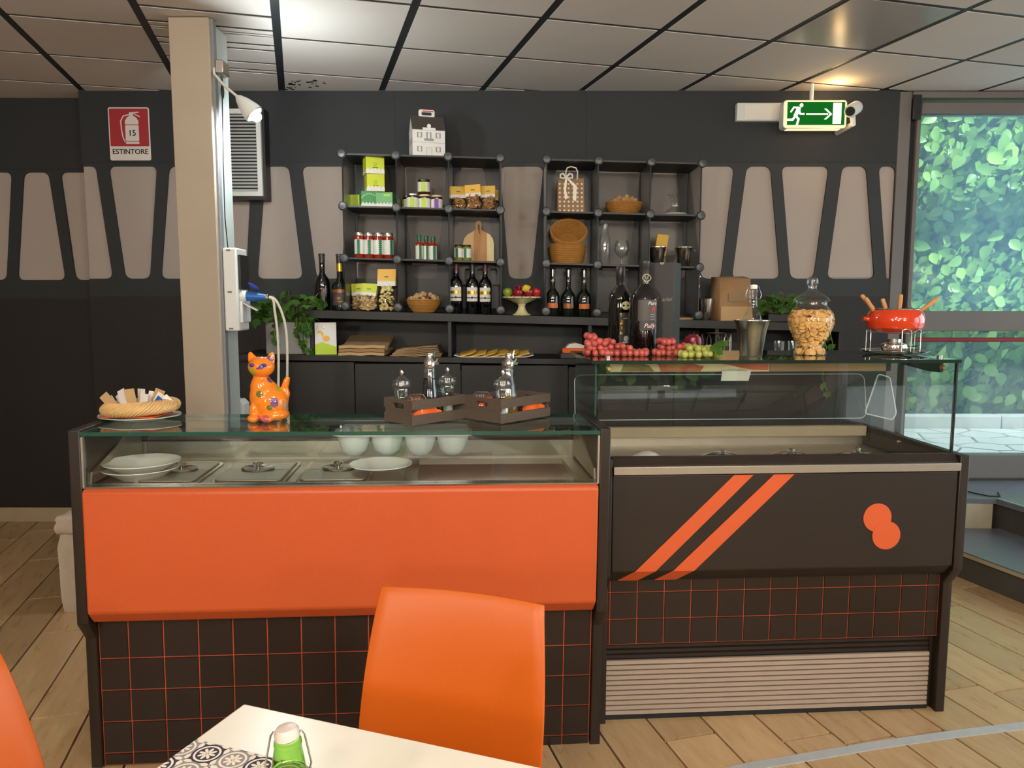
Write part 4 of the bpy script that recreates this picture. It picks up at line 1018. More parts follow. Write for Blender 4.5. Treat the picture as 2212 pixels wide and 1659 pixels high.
pth = MB().add([(a * 1.0, b, c) for a, b, c in [(0, 0, 0), (.018, .01, .004), (.034, .012, 0), (.03, .03, .004), (.04, .045, -.004), (.02, .05, .004), (0, .075, -.008), (-.02, .05, .004), (-.04, .045, -.004), (-.03, .03, .004), (-.034, .012, 0), (-.018, .01, .004), (0, .03, .008)]], [(i, (i + 1) % 12, 12) for i in range(12)]).mesh('leaf', 'pothos')
for dx, dy, dz, a, b, c, s in ((.05, -.04, .03, -1.4, .9, .3, .62), (.045, -.055, .022, 2.8, 1.2, .2, .5), (.06, -.06, .01, -.6, 1.5, -.2, .42), (.07, -.035, .036, -1.7, .8, .5, .55)):
    link('leaf', pth, gg, T(dx, dy, dz) @ R(a) @ R(b, 'X') @ R(c, 'Y') @ Matrix.Scale(s, 4))
MB().tube([(.05, -.03, .05), (.066, -.05, .04), (.07, -.06, .015), (.066, -.068, .004)], .002, 6).build('tendril', 'stem', gg)
q = on2(1500, 757)
o = thing('plum', 'dark red plum behind the green grapes', 'fruit', loc=q + Vector((0, .03, 0)))
MB().lathe([(0, .004), (.012, .001), (.03, .012), (.036, .032), (.031, .052), (.014, .064), (0, .06)], 24, sx=1.05).build('flesh', 'plum', o); MB().tube([(0, 0, .06), (.003, 0, .068), (.006, 0, .074)], .0015, 6).build('stalk', 'bark', o)
def swing_bottle(t, s=1, body='clear', stop='white_gloss', ribs=False):
    z = lambda a: a * s
    MB().lathe([(0, 0), (z(.036), 0), (z(.04), z(.005)), (z(.04), z(.115)), (z(.034), z(.145)), (z(.019), z(.178)), (z(.0155), z(.2)), (z(.0155), z(.235)), (z(.0175), z(.24)), (z(.0175), z(.249)), (z(.014), z(.253))], 28).build('body', body, t)
    MB().lathe([(0, z(.2535)), (z(.013), z(.2535)), (z(.015), z(.257)), (z(.014), z(.27)), (0, z(.272))], 18).build('stopper', stop, t)
    for sx in (-1, 1):
        MB().tube([(sx * z(.013), 0, z(.264)), (sx * z(.02), 0, z(.264)), (sx * z(.031), 0, z(.232)), (sx * z(.028), 0, z(.216)), (sx * z(.018), 0, z(.214))], z(.0016), 6).build('bail_wire', 'wire_metal', t)
    MB().tube([(z(.018) * math.cos(a), z(.018) * math.sin(a), z(.2145)) for a in [2 * PI * k / 20 for k in range(20)]], z(.0016), 6, closed=True).build('neck_wire', 'wire_metal', t)
def bucket(name, label, loc, s=1, group=None):
    t = thing(name, label, 'bucket', loc=loc, group=group)
    MB().lathe([(0, .003), (.036 * s, .003), (.038 * s, 0), (.04 * s, .002), (.0535 * s, .098 * s), (.055 * s, .1 * s), (.062 * s, .126 * s), (.0645 * s, .128 * s), (.0645 * s, .131 * s), (.0605 * s, .129 * s), (.053 * s, .1 * s), (.038 * s, .006), (0, .006)], 36).build('pail', 'steel', t)
    return t
q = on2(1622, 768)
bucket('ice_bucket', 'polished steel bucket holding a clear swing-top bottle on the counter', q)
sb = thing('swing_top_bottle', 'clear glass swing-top bottle standing in the steel bucket', 'bottle', loc=q + Vector((.002, 0, .0075)))
swing_bottle(sb, .93)
# candy jar
q = on2(1749, 766)
jr = thing('candy_jar', 'urn-shaped clear glass jar with domed lid filled with round biscuits', 'jar', loc=q)
prof = [(0, .004), (.05, .003), (.055, 0), (.059, .004), (.057, .012), (.045, .022), (.043, .03), (.052, .05), (.07, .08), (.082, .115), (.083, .135), (.076, .158), (.06, .176), (.055, .183), (.055, .196)]
MB().lathe(prof, 44).build('body', 'clear', jr)
MB().lathe([(.052, .197), (.063, .197), (.0645, .203), (.058, .212), (.04, .224), (.022, .234), (.017, .243), (.0145, .25), (.019, .262), (.021, .272), (.018, .284), (.008, .291), (0, .292)], 40).build('lid', 'clear', jr)
bme = MB().lathe([(0, 0), (.009, 0), (.0125, .002), (.0125, .0035), (.009, .006), (0, .0065)], 14).mesh('biscuit', 'biscuit')
rnd = random.Random(9)
def jr_r(z):
    for (ra, za), (rb, zb) in zip(prof[4:], prof[5:]):
        if za <= z <= zb: return ra + (rb - ra) * (z - za) / (zb - za)
    return .04
n = 0
for k in range(15):
    z = .012 + k * .0102; R_ = jr_r(z) - .012; ring = [(R_, max(6, int(2 * PI * R_ / .019)))] + ([(R_ - .02, 7)] if R_ > .04 else []) + ([(R_ - .04, 5)] if k == 14 and R_ > .05 else [])
    for rr, c in ring:
        for i in range(c):
            a = 2 * PI * (i + rnd.random() * .6) / c
            if math.sin(a) > .75 and k < 13: continue
            Mx = T(q.x + rr * math.cos(a), q.y + rr * math.sin(a), q.z + z + rnd.uniform(-.003, .004)) @ R(a) @ R(rnd.gauss(1.0, .5), 'Y') @ R(rnd.gauss(0, .5), 'X')
            o = link('biscuit', bme, None, Mx); tag(o, 'small round golden biscuit heaped inside the urn-shaped glass jar', 'biscuit', 'biscuits in the glass jar'); n += 1
# fondue set
q = on2(1930, 763)
fd = thing('fondue_stand', 'wire fondue stand with steel drip plate carrying the red pot', 'stand', loc=q, rz=.15)
MB().lathe([(0, .002), (.09, .002), (.118, .006), (.125, .011), (.126, .013), (.116, .0095), (.09, .005), (0, .005)], 44).build('drip_plate', 'chrome', fd)
ring_z = .083
MB().tube([(.1 * math.cos(2 * PI * k / 40), .1 * math.sin(2 * PI * k / 40), ring_z) for k in range(40)], .002, 6, closed=True).build('ring', 'wire_metal', fd)
for k, a in enumerate((-PI / 2 - .2, .05, PI - .1)):
    pts = []
    for da, z in ((-.16, .008), (-.16, .05), (-.155, .09), (-.09, .096), (0, .097), (.09, .096), (.155, .09), (.16, .05), (.16, .008)):
        pts.append((.104 * math.cos(a + da), .104 * math.sin(a + da), z))
    MB().tube(pts, .0021, 6).build('leg', 'wire_metal', fd)
bn = thing('burner', 'polished steel spirit burner standing under the red fondue pot', 'burner', loc=q + Vector((0, 0, .0055)), rz=.1)
MB().lathe([(0, 0), (.04, 0), (.047, .006), (.05, .018), (.046, .03), (.03, .036), (.0, .037)], 32).build('body', 'chrome', bn)
MB().lathe([(.02, .0375), (.024, .0375), (.024, .05), (.02, .05)], 20).build('wick_tube', 'steel', bn)
MB().tube([(.046, 0, .02), (.085, -.01, .022), (.09, -.012, .024)], .002, 6).build('lever', 'black_plastic', bn)
fp_ = thing('fondue_pot', 'glossy orange-red fondue pot with steel rim on wire stand', 'pot', loc=q + Vector((0, 0, .078)), rz=0)
MB().lathe([(0, 0), (.06, .0), (.07, .004), (.0985, .021), (.104, .04), (.104, .056), (.098, .076), (.088, .0895), (.084, .0895), (.094, .074), (.1, .056), (.1, .04), (.094, .024), (.066, .008), (0, .006)], 48).build('body', 'fondue_red', fp_)
MB().lathe([(.0835, .0897), (.089, .0897), (.09, .093), (.087, .0955), (.0835, .0945)], 44).build('rim', 'chrome', fp_)
MB().tube([(-.102, 0, .054), (-.112, 0, .055), (-.124, 0, .056)], [.01, .0075, .0085], 12).build('handle_stub', 'fondue_red', fp_)
for i, (ex, ey, ez, bx_, by, lab) in enumerate(((-.128, -.02, .135, -.03, .02, 'wooden-handled fondue fork leaning left, lower of the crossed pair'), (-.122, .03, .147, -.02, -.01, 'wooden-handled fondue fork leaning left, upper of the crossed pair'), (-.03, .05, .132, 0, .02, 'short wooden-handled fondue fork at the back of the pot'),
                                      (.047, .06, .148, .01, -.0, 'reddish wooden-handled fondue fork standing nearly upright'), (.15, -.02, .135, .02, .02, 'wooden-handled fondue fork leaning right over the rim'))):
    A = q + Vector((0, 0, .084 + .0)) + Vector((bx_, by, .012)); Bp = q + Vector((0, 0, .078)) + Vector((ex, ey, ez)); d = (Bp - A)
    t = thing('fondue_fork', lab, 'fork', loc=A, group='fondue forks in the red pot')
    MB().tube([(0, 0, 0), tuple(d * .58)], .0018, 6).build('shaft', 'steel', t)
    MB().tube([tuple(d * .55), tuple(d * .62), tuple(d * .8), tuple(d * .98), tuple(d)], [.0045, .0075, .0085, .008, .005], 10).build('handle', 'wood_handle', t)
# ---------------------------------------------------------------- back counter (its boards sag towards the right, as in the photo)
def zt_(x): return 1.443 - .0262 * (x + 1.1)          # top of the worktop
def zl_(x): return 1.187 - .0155 * (x + 1.49)         # top of the open shelf
def shear(mb, fn):
    mb.v = [(x, y, z + fn(x)) for x, y, z in mb.v]; return mb
bc = thing('back_counter', 'long black back counter with open shelf and cupboards along the wall', 'counter')
BX0, BX1, BY = -1.21, 1.95, 4.55
def sbox(name, x0, x1, y0, y1, d0, d1, fn, m, par=None, n=8):
    mb = MB()
    for i in range(n):
        a, b = x0 + (x1 - x0) * i / n, x0 + (x1 - x0) * (i + 1) / n
        vs = [(x, y, fn(x) + d) for d in (d0, d1) for y in (y0, y1) for x in (a, b)]
        fs = [(0, 2, 3, 1), (4, 5, 7, 6), (0, 1, 5, 4), (2, 6, 7, 3)] + ([(0, 4, 6, 2)] if i == 0 else []) + ([(1, 3, 7, 5)] if i == n - 1 else [])
        mb.add(vs, fs)
    return mb.build(name, m, par)
sbox('worktop', BX0, BX1, BY, YW - .03, -.045, 0, zt_, 'cab_black', bc)
sbox('open_shelf', -1.62, BX1, BY - .04, YW - .03, -.03, 0, zl_, 'cab_black', bc)
MB().box(-1.18, BX1, YW - .0295, YW - .0205, 1.10, 1.4).build('back_panel', 'cab_black', bc)
for x in (-1.19, -.378, .45, 1.2, BX1 - .02): MB().box(x, x + .02, BY + .02, YW - .031, zl_(x) + .001, zt_(x + .02) - .046).build('divider', 'cab_black', bc)
dxs = [-1.60, -.925, -.30, .33, .95, BX1]
for a, b in zip(dxs, dxs[1:]): MB().box(a + .003, b - .003, BY - .03, BY - .01, .08, zl_(b) - .036).build('door', 'cab_black', bc, bev=.002)
MB().box(-1.60, BX1, BY - .009, YW - .03, 0, 1.09).build('carcass', 'cab_black', bc)
# modular cube shelves
XS_ = [[(px - 1106) * .002713 for px in a] for a in ((743, 858, 970, 1081), (1180, 1291, 1403, 1512))]
SY0, SY1 = 4.60, 4.93
def lv(r, x): return [2.345, 2.048, 1.748][r] - .0262 * (x + .97) if r < 3 else zt_(x) + .02
def cube_shelf(xs, label):
    t = thing('cube_shelf', label, 'shelf')
    for r in range(4):
        for a, b in zip(xs, xs[1:]):
            if r < 3: sbox('shelf_panel', a + .008, b - .008, SY0 + .004, SY1, -.005, .005, lambda x, r=r: lv(r, x), 'black_plastic', t, 1)
            if r < 3:
                z1 = lv(r, (a + b) / 2) - .012; z0 = lv(r + 1, (a + b) / 2) + .012
                MB().box(a + .012, b - .012, SY1, SY1 + .004, z0, z1).build('back_panel', 'smoke', t)
    for x in xs:
        for y in (SY0, SY1): MB().tube([(x, y, lv(3, x) - .019), (x, y, lv(0, x))], .0045, 6).build('post', 'black_plastic', t)
        for r in range(3):
            MB().box(x - .003, x + .003, SY0 + .01, SY1 - .005, lv(r + 1, x) + .008, lv(r, x) - .008).build('side_panel', 'smoke', t)
            MB().tube([(x, SY0 + .008, lv(r, x)), (x, SY1, lv(r, x))], .005, 6).build('rail', 'black_plastic', t)
        for r in range(4):
            MB().lathe([(0, -.013), (.018, -.013), (.026, -.006), (.027, .003), (.02, .012), (0, .014)], 16, M=T(x, SY0 - .012, lv(r, x) + (.009 if r == 3 else 0)) @ R(PI / 2, 'X')).build('connector', 'connector', t)
        for r in range(3):
            pass
    for r in range(3):
        for a, b in zip(xs, xs[1:]):
            sbox('front_rail', a + .02, b - .02, SY0 - .004, SY0 + .0035, -.005, .005, lambda x, r=r: lv(r, x), 'black_plastic', t, 1)
    return t
cube_shelf(XS_[0], 'black modular cube shelf holding the green boxes and jars, first from the pillar')
cube_shelf(XS_[1], 'black modular cube shelf holding the gift bag and wicker baskets')
IY = 4.70
def ix(px, Y=IY): return hit(px, 560, Y, 1).x
def at(r, px, Y=IY): x = ix(px, Y); return Vector((x, Y, (lv(r, x) + .0055) if r < 3 else zt_(x) + .0005))
K = .00279
# --- row 1, cell 1: cartons
def zig(x0, x1, z0, h, n, y, t=.0008):
    mb = MB(); w = (x1 - x0) / n
    for i in range(n): mb.prism([(x0 + i * w, z0), (x0 + (i + 1) * w, z0), (x0 + (i + .5) * w, z0 + h)], y - t, y, 'xz')
    return mb
def carton(label, loc, w, h, m, rz, band, marks):
    t = thing('carton', label, 'box', loc=loc, rz=rz, group='small cartons in the first cube')
    MB().box(-w/2, w/2, -w/2, w/2, 0, h).build('box', m, t, bev=.0015)
    MB().box(-w/2, w/2, -w/2 - .0006, -w/2 - .0001, 0, band).build('band', 'label_white', t)
    MB().box(-w/2 - .0006, -w/2 - .0001, -w/2, w/2, 0, band).build('band', 'label_white', t)
    zig(-w/2, w/2, band, .012, 5, -w/2 - .0001).build('zigzag', 'label_white', t)
    if marks == 'dark':
        MB().lathe([(.007, 0), (.009, 0), (.009, .0006), (.007, .0006), (.007, 0)], 14, M=T(0, -w/2 - .0002, h * .52) @ R(PI / 2, 'X')).box(-.016, .016, -w/2 - .0008, -w/2 - .0002, h * .32, h * .36).build('print', 'green_ink', t)
    if marks == 'arc':
        mb = MB()
        for k in range(11):
            a = PI * (.8 - .6 * k / 10); mb.box(-.0022, .0022, -w/2 - .0008, -w/2 - .0002, -.003, .003, M=T(.055 * math.cos(a), 0, h * .78 - .05 + .055 * math.sin(a)))
        mb.build('print', 'label_white', t)
    if marks == 'tag': MB().box(-.002, w/2 - .012, -w/2 - .0008, -w/2 - .0002, h * .74, h * .86).build('print', 'lime_card', t)
    return t
p = at(1, 799, 4.69); carton('green carton with an arc of white dots under the lime cartons', p, .098, .09, 'green_box', .3, .016, 'arc')
p2 = at(1, 836, 4.69); carton('green carton with a pale tag, beside the one with an arc of dots', p2, .1, .086, 'green_box_pale', -.06, .016, 'tag')
p3 = at(1, 763, 4.80); carton('lime carton mostly hidden behind the green ones', p3 + Vector((.03, .05, 0)), .1, .088, 'lime_card', .0, .01, '')
p = at(1, 812, 4.70); z = p.z + .092
carton('lime-yellow carton, lower of the pair stacked on the green cartons', Vector((p.x, 4.70, z)), .104, .1, 'lime', .32, .02, 'dark')
carton('lime-yellow carton, topmost of the stack in the first cube', Vector((p.x - .004, 4.70, z + .1015)), .108, .103, 'lime', .36, .02, 'dark')
# --- house carton on top
p = at(0, 925, 4.74); hw, hd_, hh = .096, .075, .158
ho = thing('house_carton', 'white carton shaped like a house with grey roof and handle on shelf top', 'box', loc=p, rz=.27)
MB().box(-hw, hw, -hd_, hd_, 0, hh).build('walls', 'white_matte', ho)
MB().prism([(-hd_, hh + .0005), (hd_, hh + .0005), (0, hh + .085)], -hw, hw, 'yz').build('gable', 'white_matte', ho)
for s in (-1, 1):
    MB().prism([(s * (hd_ + .004), hh - .002), (0, hh + .088), (0, hh + .093), (s * (hd_ + .008), hh - .001)], -hw - .002, hw + .002, 'yz').build('roof_slope', 'label_bronze', ho)
mb = curvefill('handle', [roundpoly([(-.048, 0), (.048, 0), (.048, .045), (-.048, .045)], .015), roundpoly([(-.03, .012), (.03, .012), (.03, .03), (-.03, .03)], .006)], .002, 'white_matte', T(0, 0, hh + .086) @ XZ, ho)
MB().box(-.025, .04, -.0034, -.0024, hh + .119, hh + .125).build('handle_print', 'red_ink', ho)
MB().box(-.038, .038, -hd_ - .009, -hd_ - .0001, hh - .004, hh + .01).build('pediment', 'white_matte', ho)
MB().lathe([(0, 0), (.012, 0), (.012, .003), (0, .003)], 16, M=T(0, -hd_ - .0045, hh + .02) @ R(PI / 2, 'X')).build('dormer', 'white_matte', ho)
def hwin(x, z, w, h):
    o = MB().box(x - w, x + w, -hd_ - .0012, -hd_ - .0002, z, z + h).build('window', 'grey_ink', ho)
    MB().box(x - w * .45, x + w * .45, -hd_ - .0022, -hd_ - .0013, z + .003, z + h - .003).build('pane', 'white_matte', o)
for x in (-.055, .055):
    for z in (.032, .112): hwin(x, z, .015, .03)
hwin(0, .096, .015, .048)
MB().box(-.028, .028, -hd_ - .003, -hd_ - .0024, .094, .108).build('balcony', 'grey_ink', ho)
MB().box(-.016, .016, -hd_ - .0012, -hd_ - .0002, 0, .052).build('door', 'label_white', ho)
for a, b, c, d in ((-.018, -.016, 0, .054), (.016, .018, 0, .054), (-.018, .018, .054, .056), (-hw, hw, .084, .0855)): MB().box(a, b, -hd_ - .0014, -hd_ - .0002, c, d).build('line_print', 'grey_ink', ho)
for y in (-.03, .03): MB().box(-hw - .001, -hw - .0002, y - .012, y + .012, .08, .115).build('window', 'grey_ink', ho)
# --- jars
def labeljar(name, label, loc, r, h, body, lid, lab, stripe, rz=0, group=None, lz=(.12, .8), sw=.35, zig_=False, off=0):
    t = thing(name, label, 'jar', loc=loc, rz=rz, group=group)
    MB().lathe([(0, 0), (r * .92, 0), (r, .004), (r, h * .8), (r * .86, h * .86), (r * .86, h * .875)], 22).build('body', body, t)
    MB().lathe([(0, h * .876), (r * .94, h * .876), (r * .95, h * .97), (r * .88, h), (0, h)], 22).build('lid', lid, t)
    MB().arc(r + .0002, h * lz[0], h * lz[1], -1.5, 1.5, 14).build('label', 'label_white', t)
    mb = MB().arc(r + .0009, h * lz[0], h * lz[1], off - sw, off + sw, 5, .0004)
    if zig_:
        n = 7
        for i in range(n):
            z0 = h * lz[0] + (h * (lz[1] - lz[0])) * i / n; z1 = z0 + h * (lz[1] - lz[0]) / n * .6
            mb.arc(r + .0009, z0, z1, off - sw - .14, off + sw + .14, 4, .0004)
    mb.build('label_stripe', stripe, t); return t
jg = 'small jars in the second cube'
labeljar('preserve_jar', 'jar with white and lime label, front left of the second cube', at(1, 893, 4.68), .036, .086, 'jam_dark', 'lid_silver', 0, 'lime_card', 0, jg, (.02, .72))
labeljar('preserve_jar', 'jar with lime label half hidden at the back left', at(1, 884, 4.77) , .036, .086, 'jam_dark', 'lid_silver', 0, 'lime_card', -1.0, jg, (.02, .72))
pj = at(1, 919, 4.69)
labeljar('preserve_jar', 'jar with lime label carrying another jar on its lid', pj, .036, .084, 'jam_dark', 'lid_cream', 0, 'lime_card', -.1, jg, (.02, .72))
labeljar('preserve_jar', 'jar with lime label balanced on top of the lower jars', pj + Vector((-.004, 0, .0845)), .036, .088, 'jam_dark', 'lid_dark', 0, 'lime_card', 0, jg, (.16, .8))
labeljar('preserve_jar', 'jar with purple zigzag label stripe and cream lid', at(1, 945, 4.68), .034, .08, 'jam_dark', 'lid_cream', 0, 'purple_ink', 0, jg, (.02, .7), .3, True)
for k, px in enumerate((777, 798, 819, 840)):
    labeljar('sauce_jar', ['tall red sauce jar with green-striped white label, nearest the shelf end post', 'tall red sauce jar, second of the row of four', 'tall red sauce jar, third of the row of four', 'tall red sauce jar at the inner end of the row of four'][k], at(2, px, 4.67), .029, .152, 'sauce_red', 'lid_silver', 0, 'green_ink', .0, 'red sauce jars', (.16, .72), .22, True, (-.0, .2, .45, .75)[k])
for k, px in enumerate((991, 1009)):
    labeljar('olive_jar', ['small jar of green spread with white and green label, farther from the cutting board', 'small jar of green spread touching the cutting board'][k], at(2, px, 4.67), .0255, .095, 'olive_green', 'lid_dark', 0, 'green_ink', 0, 'jars of green spread', (.2, .76), .25, True, -.4)
for k, px in enumerate((906, 921, 936)):
    t = thing('sauce_bottle', ['small green-capped sauce bottle, left of the trio', 'small green-capped sauce bottle in the middle of the trio', 'small green-capped sauce bottle, right of the trio'][k], 'bottle', loc=at(2, px, 4.70 - .02 * (k == 0)), group='green-capped sauce bottles')
    h = .148 - .004 * k
    MB().lathe([(0, 0), (.02, 0), (.0215, .003), (.0215, .088), (.018, .098), (.011, .104), (.011, .112)], 18).build('body', 'sauce_red', t)
    MB().lathe([(0, .1125), (.0125, .1125), (.0135, .118), (.0135, h - .003), (.012, h), (0, h)], 16).build('cap', 'cap_green', t)
    MB().arc(.0217, .004, .084, -1.5, 1.5, 10).build('label', 'label_white', t)
    MB().arc(.0224, .004, .084, .05, .75, 5, .0004).build('label_stripe', 'green_ink', t)
# --- bags with header cards
def ringmesh(r, t, n=12, k=6): return MB().tube([(r * math.cos(2 * PI * i / n), r * math.sin(2 * PI * i / n), 0) for i in range(n)], t, k, closed=True)
def snack_bag(label, loc, w, d, hb, hh_, card, fill, kind, rz=0, tilt=0, seed=1, group='bags of snacks', cardw=1.0):
    rnd = random.Random(seed); t = thing('snack_bag', label, 'bag', M=T(*loc) @ R(rz) @ R(tilt, 'Y'), group=group)
    mb = MB(); n = int(w * d * hb * 1.0e5 / (1 if kind == 'ring' else .55))
    for i in range(min(n, 90)):
        z = .012 + rnd.random() * (hb - .02); f = 1 - .25 * z / hb
        a = rnd.uniform(-.5, .5); side = rnd.random()
        x = a * (w - .02) * f; y = (-.5 if side < .6 else rnd.uniform(-.5, .5)) * (d - .022) * f
        Mx = T(x, y, z) @ R(rnd.random() * 3) @ R(rnd.random() * 3, 'X')
        if kind == 'ring': mb.v_ = None; rg = ringmesh(.0105, .0038, 9, 5); mb.add(rg.v, rg.f, 0, Mx)
        else: mb.ball((0, 0, 0), (.011, .0085, .008), 8, 5, 0, Mx)
    mb.build('contents', fill, t, kind='stuff')
    bodyp = []
    mb = MB(); pr = rrect(-w/2, w/2, -d/2, d/2, .012, 3); m_ = len(pr); lev = [(0, .9), (.006, 1), (hb * .5, 1.02), (hb * .85, .9), (hb, .82)]
    vs = [(a * s, b * s * (1 if z < hb * .8 else .55), z) for z, s in lev for a, b in pr]
    fs = [tuple(range(m_ - 1, -1, -1))] + [(i * m_ + j, i * m_ + (j + 1) % m_, (i + 1) * m_ + (j + 1) % m_, (i + 1) * m_ + j) for i in range(len(lev) - 1) for j in range(m_)]
    mb.add(vs, fs).build('film', 'film', t)
    cw = w / 2 * cardw; z0 = hb - .012; z1 = hb + hh_ - .012; cb = z0 + (z1 - z0) * .26
    yf = -d * .32
    MB().add([(-cw, yf - .004, z0), (cw, yf - .004, z0), (cw, -.001, z1), (-cw, -.001, z1), (-cw, yf - .0015, z0), (cw, yf - .0015, z0), (cw, .0015, z1), (-cw, .0015, z1)], [(0, 1, 2, 3), (7, 6, 5, 4), (0, 4, 5, 1), (2, 6, 7, 3), (1, 5, 6, 2), (0, 3, 7, 4)]).add([(-cw, -yf + .004, z0), (cw, -yf + .004, z0), (cw, .0016, z1), (-cw, .0016, z1)], [(3, 2, 1, 0)]).build('header_card', card, t)
    k = (cb - z0) / (z1 - z0); yb = yf - .004 + (3e-3 - yf) * k
    vs = [(-cw, yf - .0048, z0), (cw, yf - .0048, z0)]; n = 8; tp = []
    for i in range(n * 2 + 1):
        kk = k * (1 + (.3 if i % 2 else -.1)); tp.append((cw - 2 * cw * i / (n * 2), yf - .0048 + (.0038 - yf) * kk, z0 + (z1 - z0) * kk))
    MB().add(vs + tp, [tuple(range(len(vs) + len(tp)))]).build('card_band', 'label_white', t)
    kk = .55; MB().box(-.012, .012, yf * (1 - kk) - .006, yf * (1 - kk) - .004, z0 + (z1 - z0) * kk - .003, z0 + (z1 - z0) * kk + .002).build('card_print', 'green_ink', t)
    return t
bg_ = 'header-card bags of ring biscuits'
snack_bag('bag of brown ring biscuits with yellow card, next to the jars', at(1, 991, 4.69), .092, .06, .08, .07, 'card_yellow', 'taralli', 'ring', .05, 0, 1, bg_)
snack_bag('bag of ring biscuits with bright amber card in the middle of the three', at(1, 1025, 4.67), .092, .06, .09, .07, 'card_amber', 'taralli', 'ring', .0, -.07, 2, bg_)
snack_bag('bag of ring biscuits with yellow card, farthest from the jars', at(1, 1056, 4.69), .086, .06, .088, .07, 'card_yellow', 'taralli', 'ring', -.1, -.03, 3, bg_)
snack_bag('bag of ring biscuits hidden behind the other yellow-card bags', at(1, 1062, 4.81), .086, .05, .088, .062, 'card_yellow', 'taralli', 'ring', -.1, 0, 4, bg_)
snack_bag('plump bag of pasta knots with lime card on the worktop', at(3, 794, 4.66), .112, .08, .105, .072, 'lime', 'pasta', 'ring', .0, .06, 5, 'bags on the worktop', .8)
snack_bag('bag with lime card leaning behind the plump pasta bag', at(3, 775, 4.76), .1, .06, .105, .072, 'lime', 'pasta', 'ring', .1, -.05, 6, 'bags on the worktop', .8)
snack_bag('tall bag of pale shell pasta with amber card on the worktop', at(3, 835, 4.67), .108, .075, .165, .1, 'card_amber', 'pasta_pale', 'bean', 0, 0, 7, 'bags on the worktop')
# --- cutting board
p = at(2, 1034, 4.80)
cb_ = thing('cutting_board', 'arched wooden cutting board with handle leaning at the back of a cube', 'board', M=T(p.x, p.y - .02, p.z) @ R(-.14, 'X'))
hwid = .094
prof_ = [(-hwid, 0), (hwid, 0), (hwid, .115), (hwid * .93, .145), (hwid * .72, .17), (.03, .19), (.018, .2), (.018, .235), (.012, .25), (0, .254), (-.012, .25), (-.018, .235), (-.018, .2), (-.03, .19), (-hwid * .72, .17), (-hwid * .93, .145), (-hwid, .115)]
for a, b, m_ in ((-.1, -.028, 'wood_pale'), (-.028, .052, 'wood_mid'), (.052, .1, 'wood_cream')):
    pp = clip(prof_, a + .0002, b - .0002, -1, 1)
    MB().prism(pp, -.008, .008, 'xz').build('stave', m_, cb_)
MB().tube([(0, -.01, .232), (.006, -.012, .215), (.003, -.011, .19), (.008, -.011, .175)], .002, 6).tube([(0, -.01, .232), (-.004, -.012, .21), (.003, -.013, .192)], .002, 6).build('leather_cord', 'bark', cb_)
# --- baskets
def basket(name, label, M, r0, r1, h, sy=.75, n=9, group=None, m='wicker'):
    t = thing(name, label, 'basket', M=M, group=group)
    mb = MB()
    def coil(a, z, rr, ph): return (rr * math.cos(a) * (1 + .012 * math.sin(16 * a + ph)), rr * math.sin(a) * sy * (1 + .012 * math.sin(16 * a + ph)), z)
    for i in range(n):
        k = i / (n - 1); rr = r0 + (r1 - r0) * math.sin(k * PI / 2) ** .9; z = .005 + h * k
        MB_ = mb.tube([coil(2 * PI * j / 32, z, rr, PI * (i % 2)) for j in range(32)], h / n * .62, 6, closed=True)
    mb.build('weave', m, t)
    MB().lathe([(0, .002), (r0, .002), (r0, .006), (0, .006)], 24, sy=sy).build('base', m, t)
    mb = MB()
    for j in range(16):
        a = 2 * PI * j / 16
        mb.tube([((r0 + (r1 - r0) * math.sin(k / 4 * PI / 2) ** .9 - .003) * math.cos(a), (r0 + (r1 - r0) * math.sin(k / 4 * PI / 2) ** .9 - .003) * math.sin(a) * sy, .005 + h * k / 4) for k in range(5)], .0025, 5)
    mb.build('stakes', m, t)
    MB().tube([((r1 + .002) * math.cos(2 * PI * j / 36), (r1 + .002) * math.sin(2 * PI * j / 36) * sy, h + .007) for j in range(36)], .006, 6, closed=True).build('rim', m, t)
    return t
p = at(3, 914, 4.70); basket('walnut_basket', 'oval wicker basket full of walnuts on the worktop', T(*p), .06, .1, .068, .7)
wn = None; rnd = random.Random(12)
wme = MB().lathe([(0, -.0155), (.008, -.0135), (.0135, -.006), (.0145, .001), (.013, .008), (.007, .0145), (0, .017)], 12, mod=lambda a, z: 1 + .05 * math.cos(2 * a) + .03 * math.cos(7 * a + 90 * z)).mesh('walnut', 'walnut')
for i in range(34):
    rr = math.sqrt(rnd.random()) * .088; a = rnd.random() * 2 * PI
    z = .08 + .03 * (1 - (rr / .09) ** 2) + rnd.uniform(-.006, .004)
    o = link('walnut', wme, None, T(p.x + rr * math.cos(a), p.y + rr * math.sin(a) * .68, p.z + z) @ R(rnd.random() * 3, 'X') @ R(rnd.random() * 3))
    tag(o, 'pale walnut heaped in the oval wicker basket on the worktop', 'walnut', 'walnuts in the basket')
p = at(1, 1346, 4.71); basket('cork_basket', 'round wicker basket holding wine corks in an upper cube', T(*p), .078, .106, .062, .7)
cme = MB().lathe([(0, 0), (.012, 0), (.0125, .002), (.0125, .04), (.012, .042), (0, .042)], 12).mesh('cork', 'cork')
for i in range(20):
    rr = math.sqrt(rnd.random()) * .07; a = rnd.random() * 2 * PI
    o = link('cork', cme, None, T(p.x + rr * math.cos(a), p.y + rr * math.sin(a) * .65, p.z + .074 + .028 * (1 - rr / .08) + rnd.uniform(0, .006)) @ R(rnd.random() * 6) @ R(1.2 + rnd.random() * .6, 'Y') @ T(0, 0, -.02))
    tag(o, 'wine cork lying in the round wicker basket', 'cork', 'corks in the basket')
p = at(2, 1226, 4.70); basket('wicker_basket', 'deep wicker basket standing upright, lower of the two in the cube', T(*p), .088, .106, .105, .8, 11, 'deep wicker baskets')
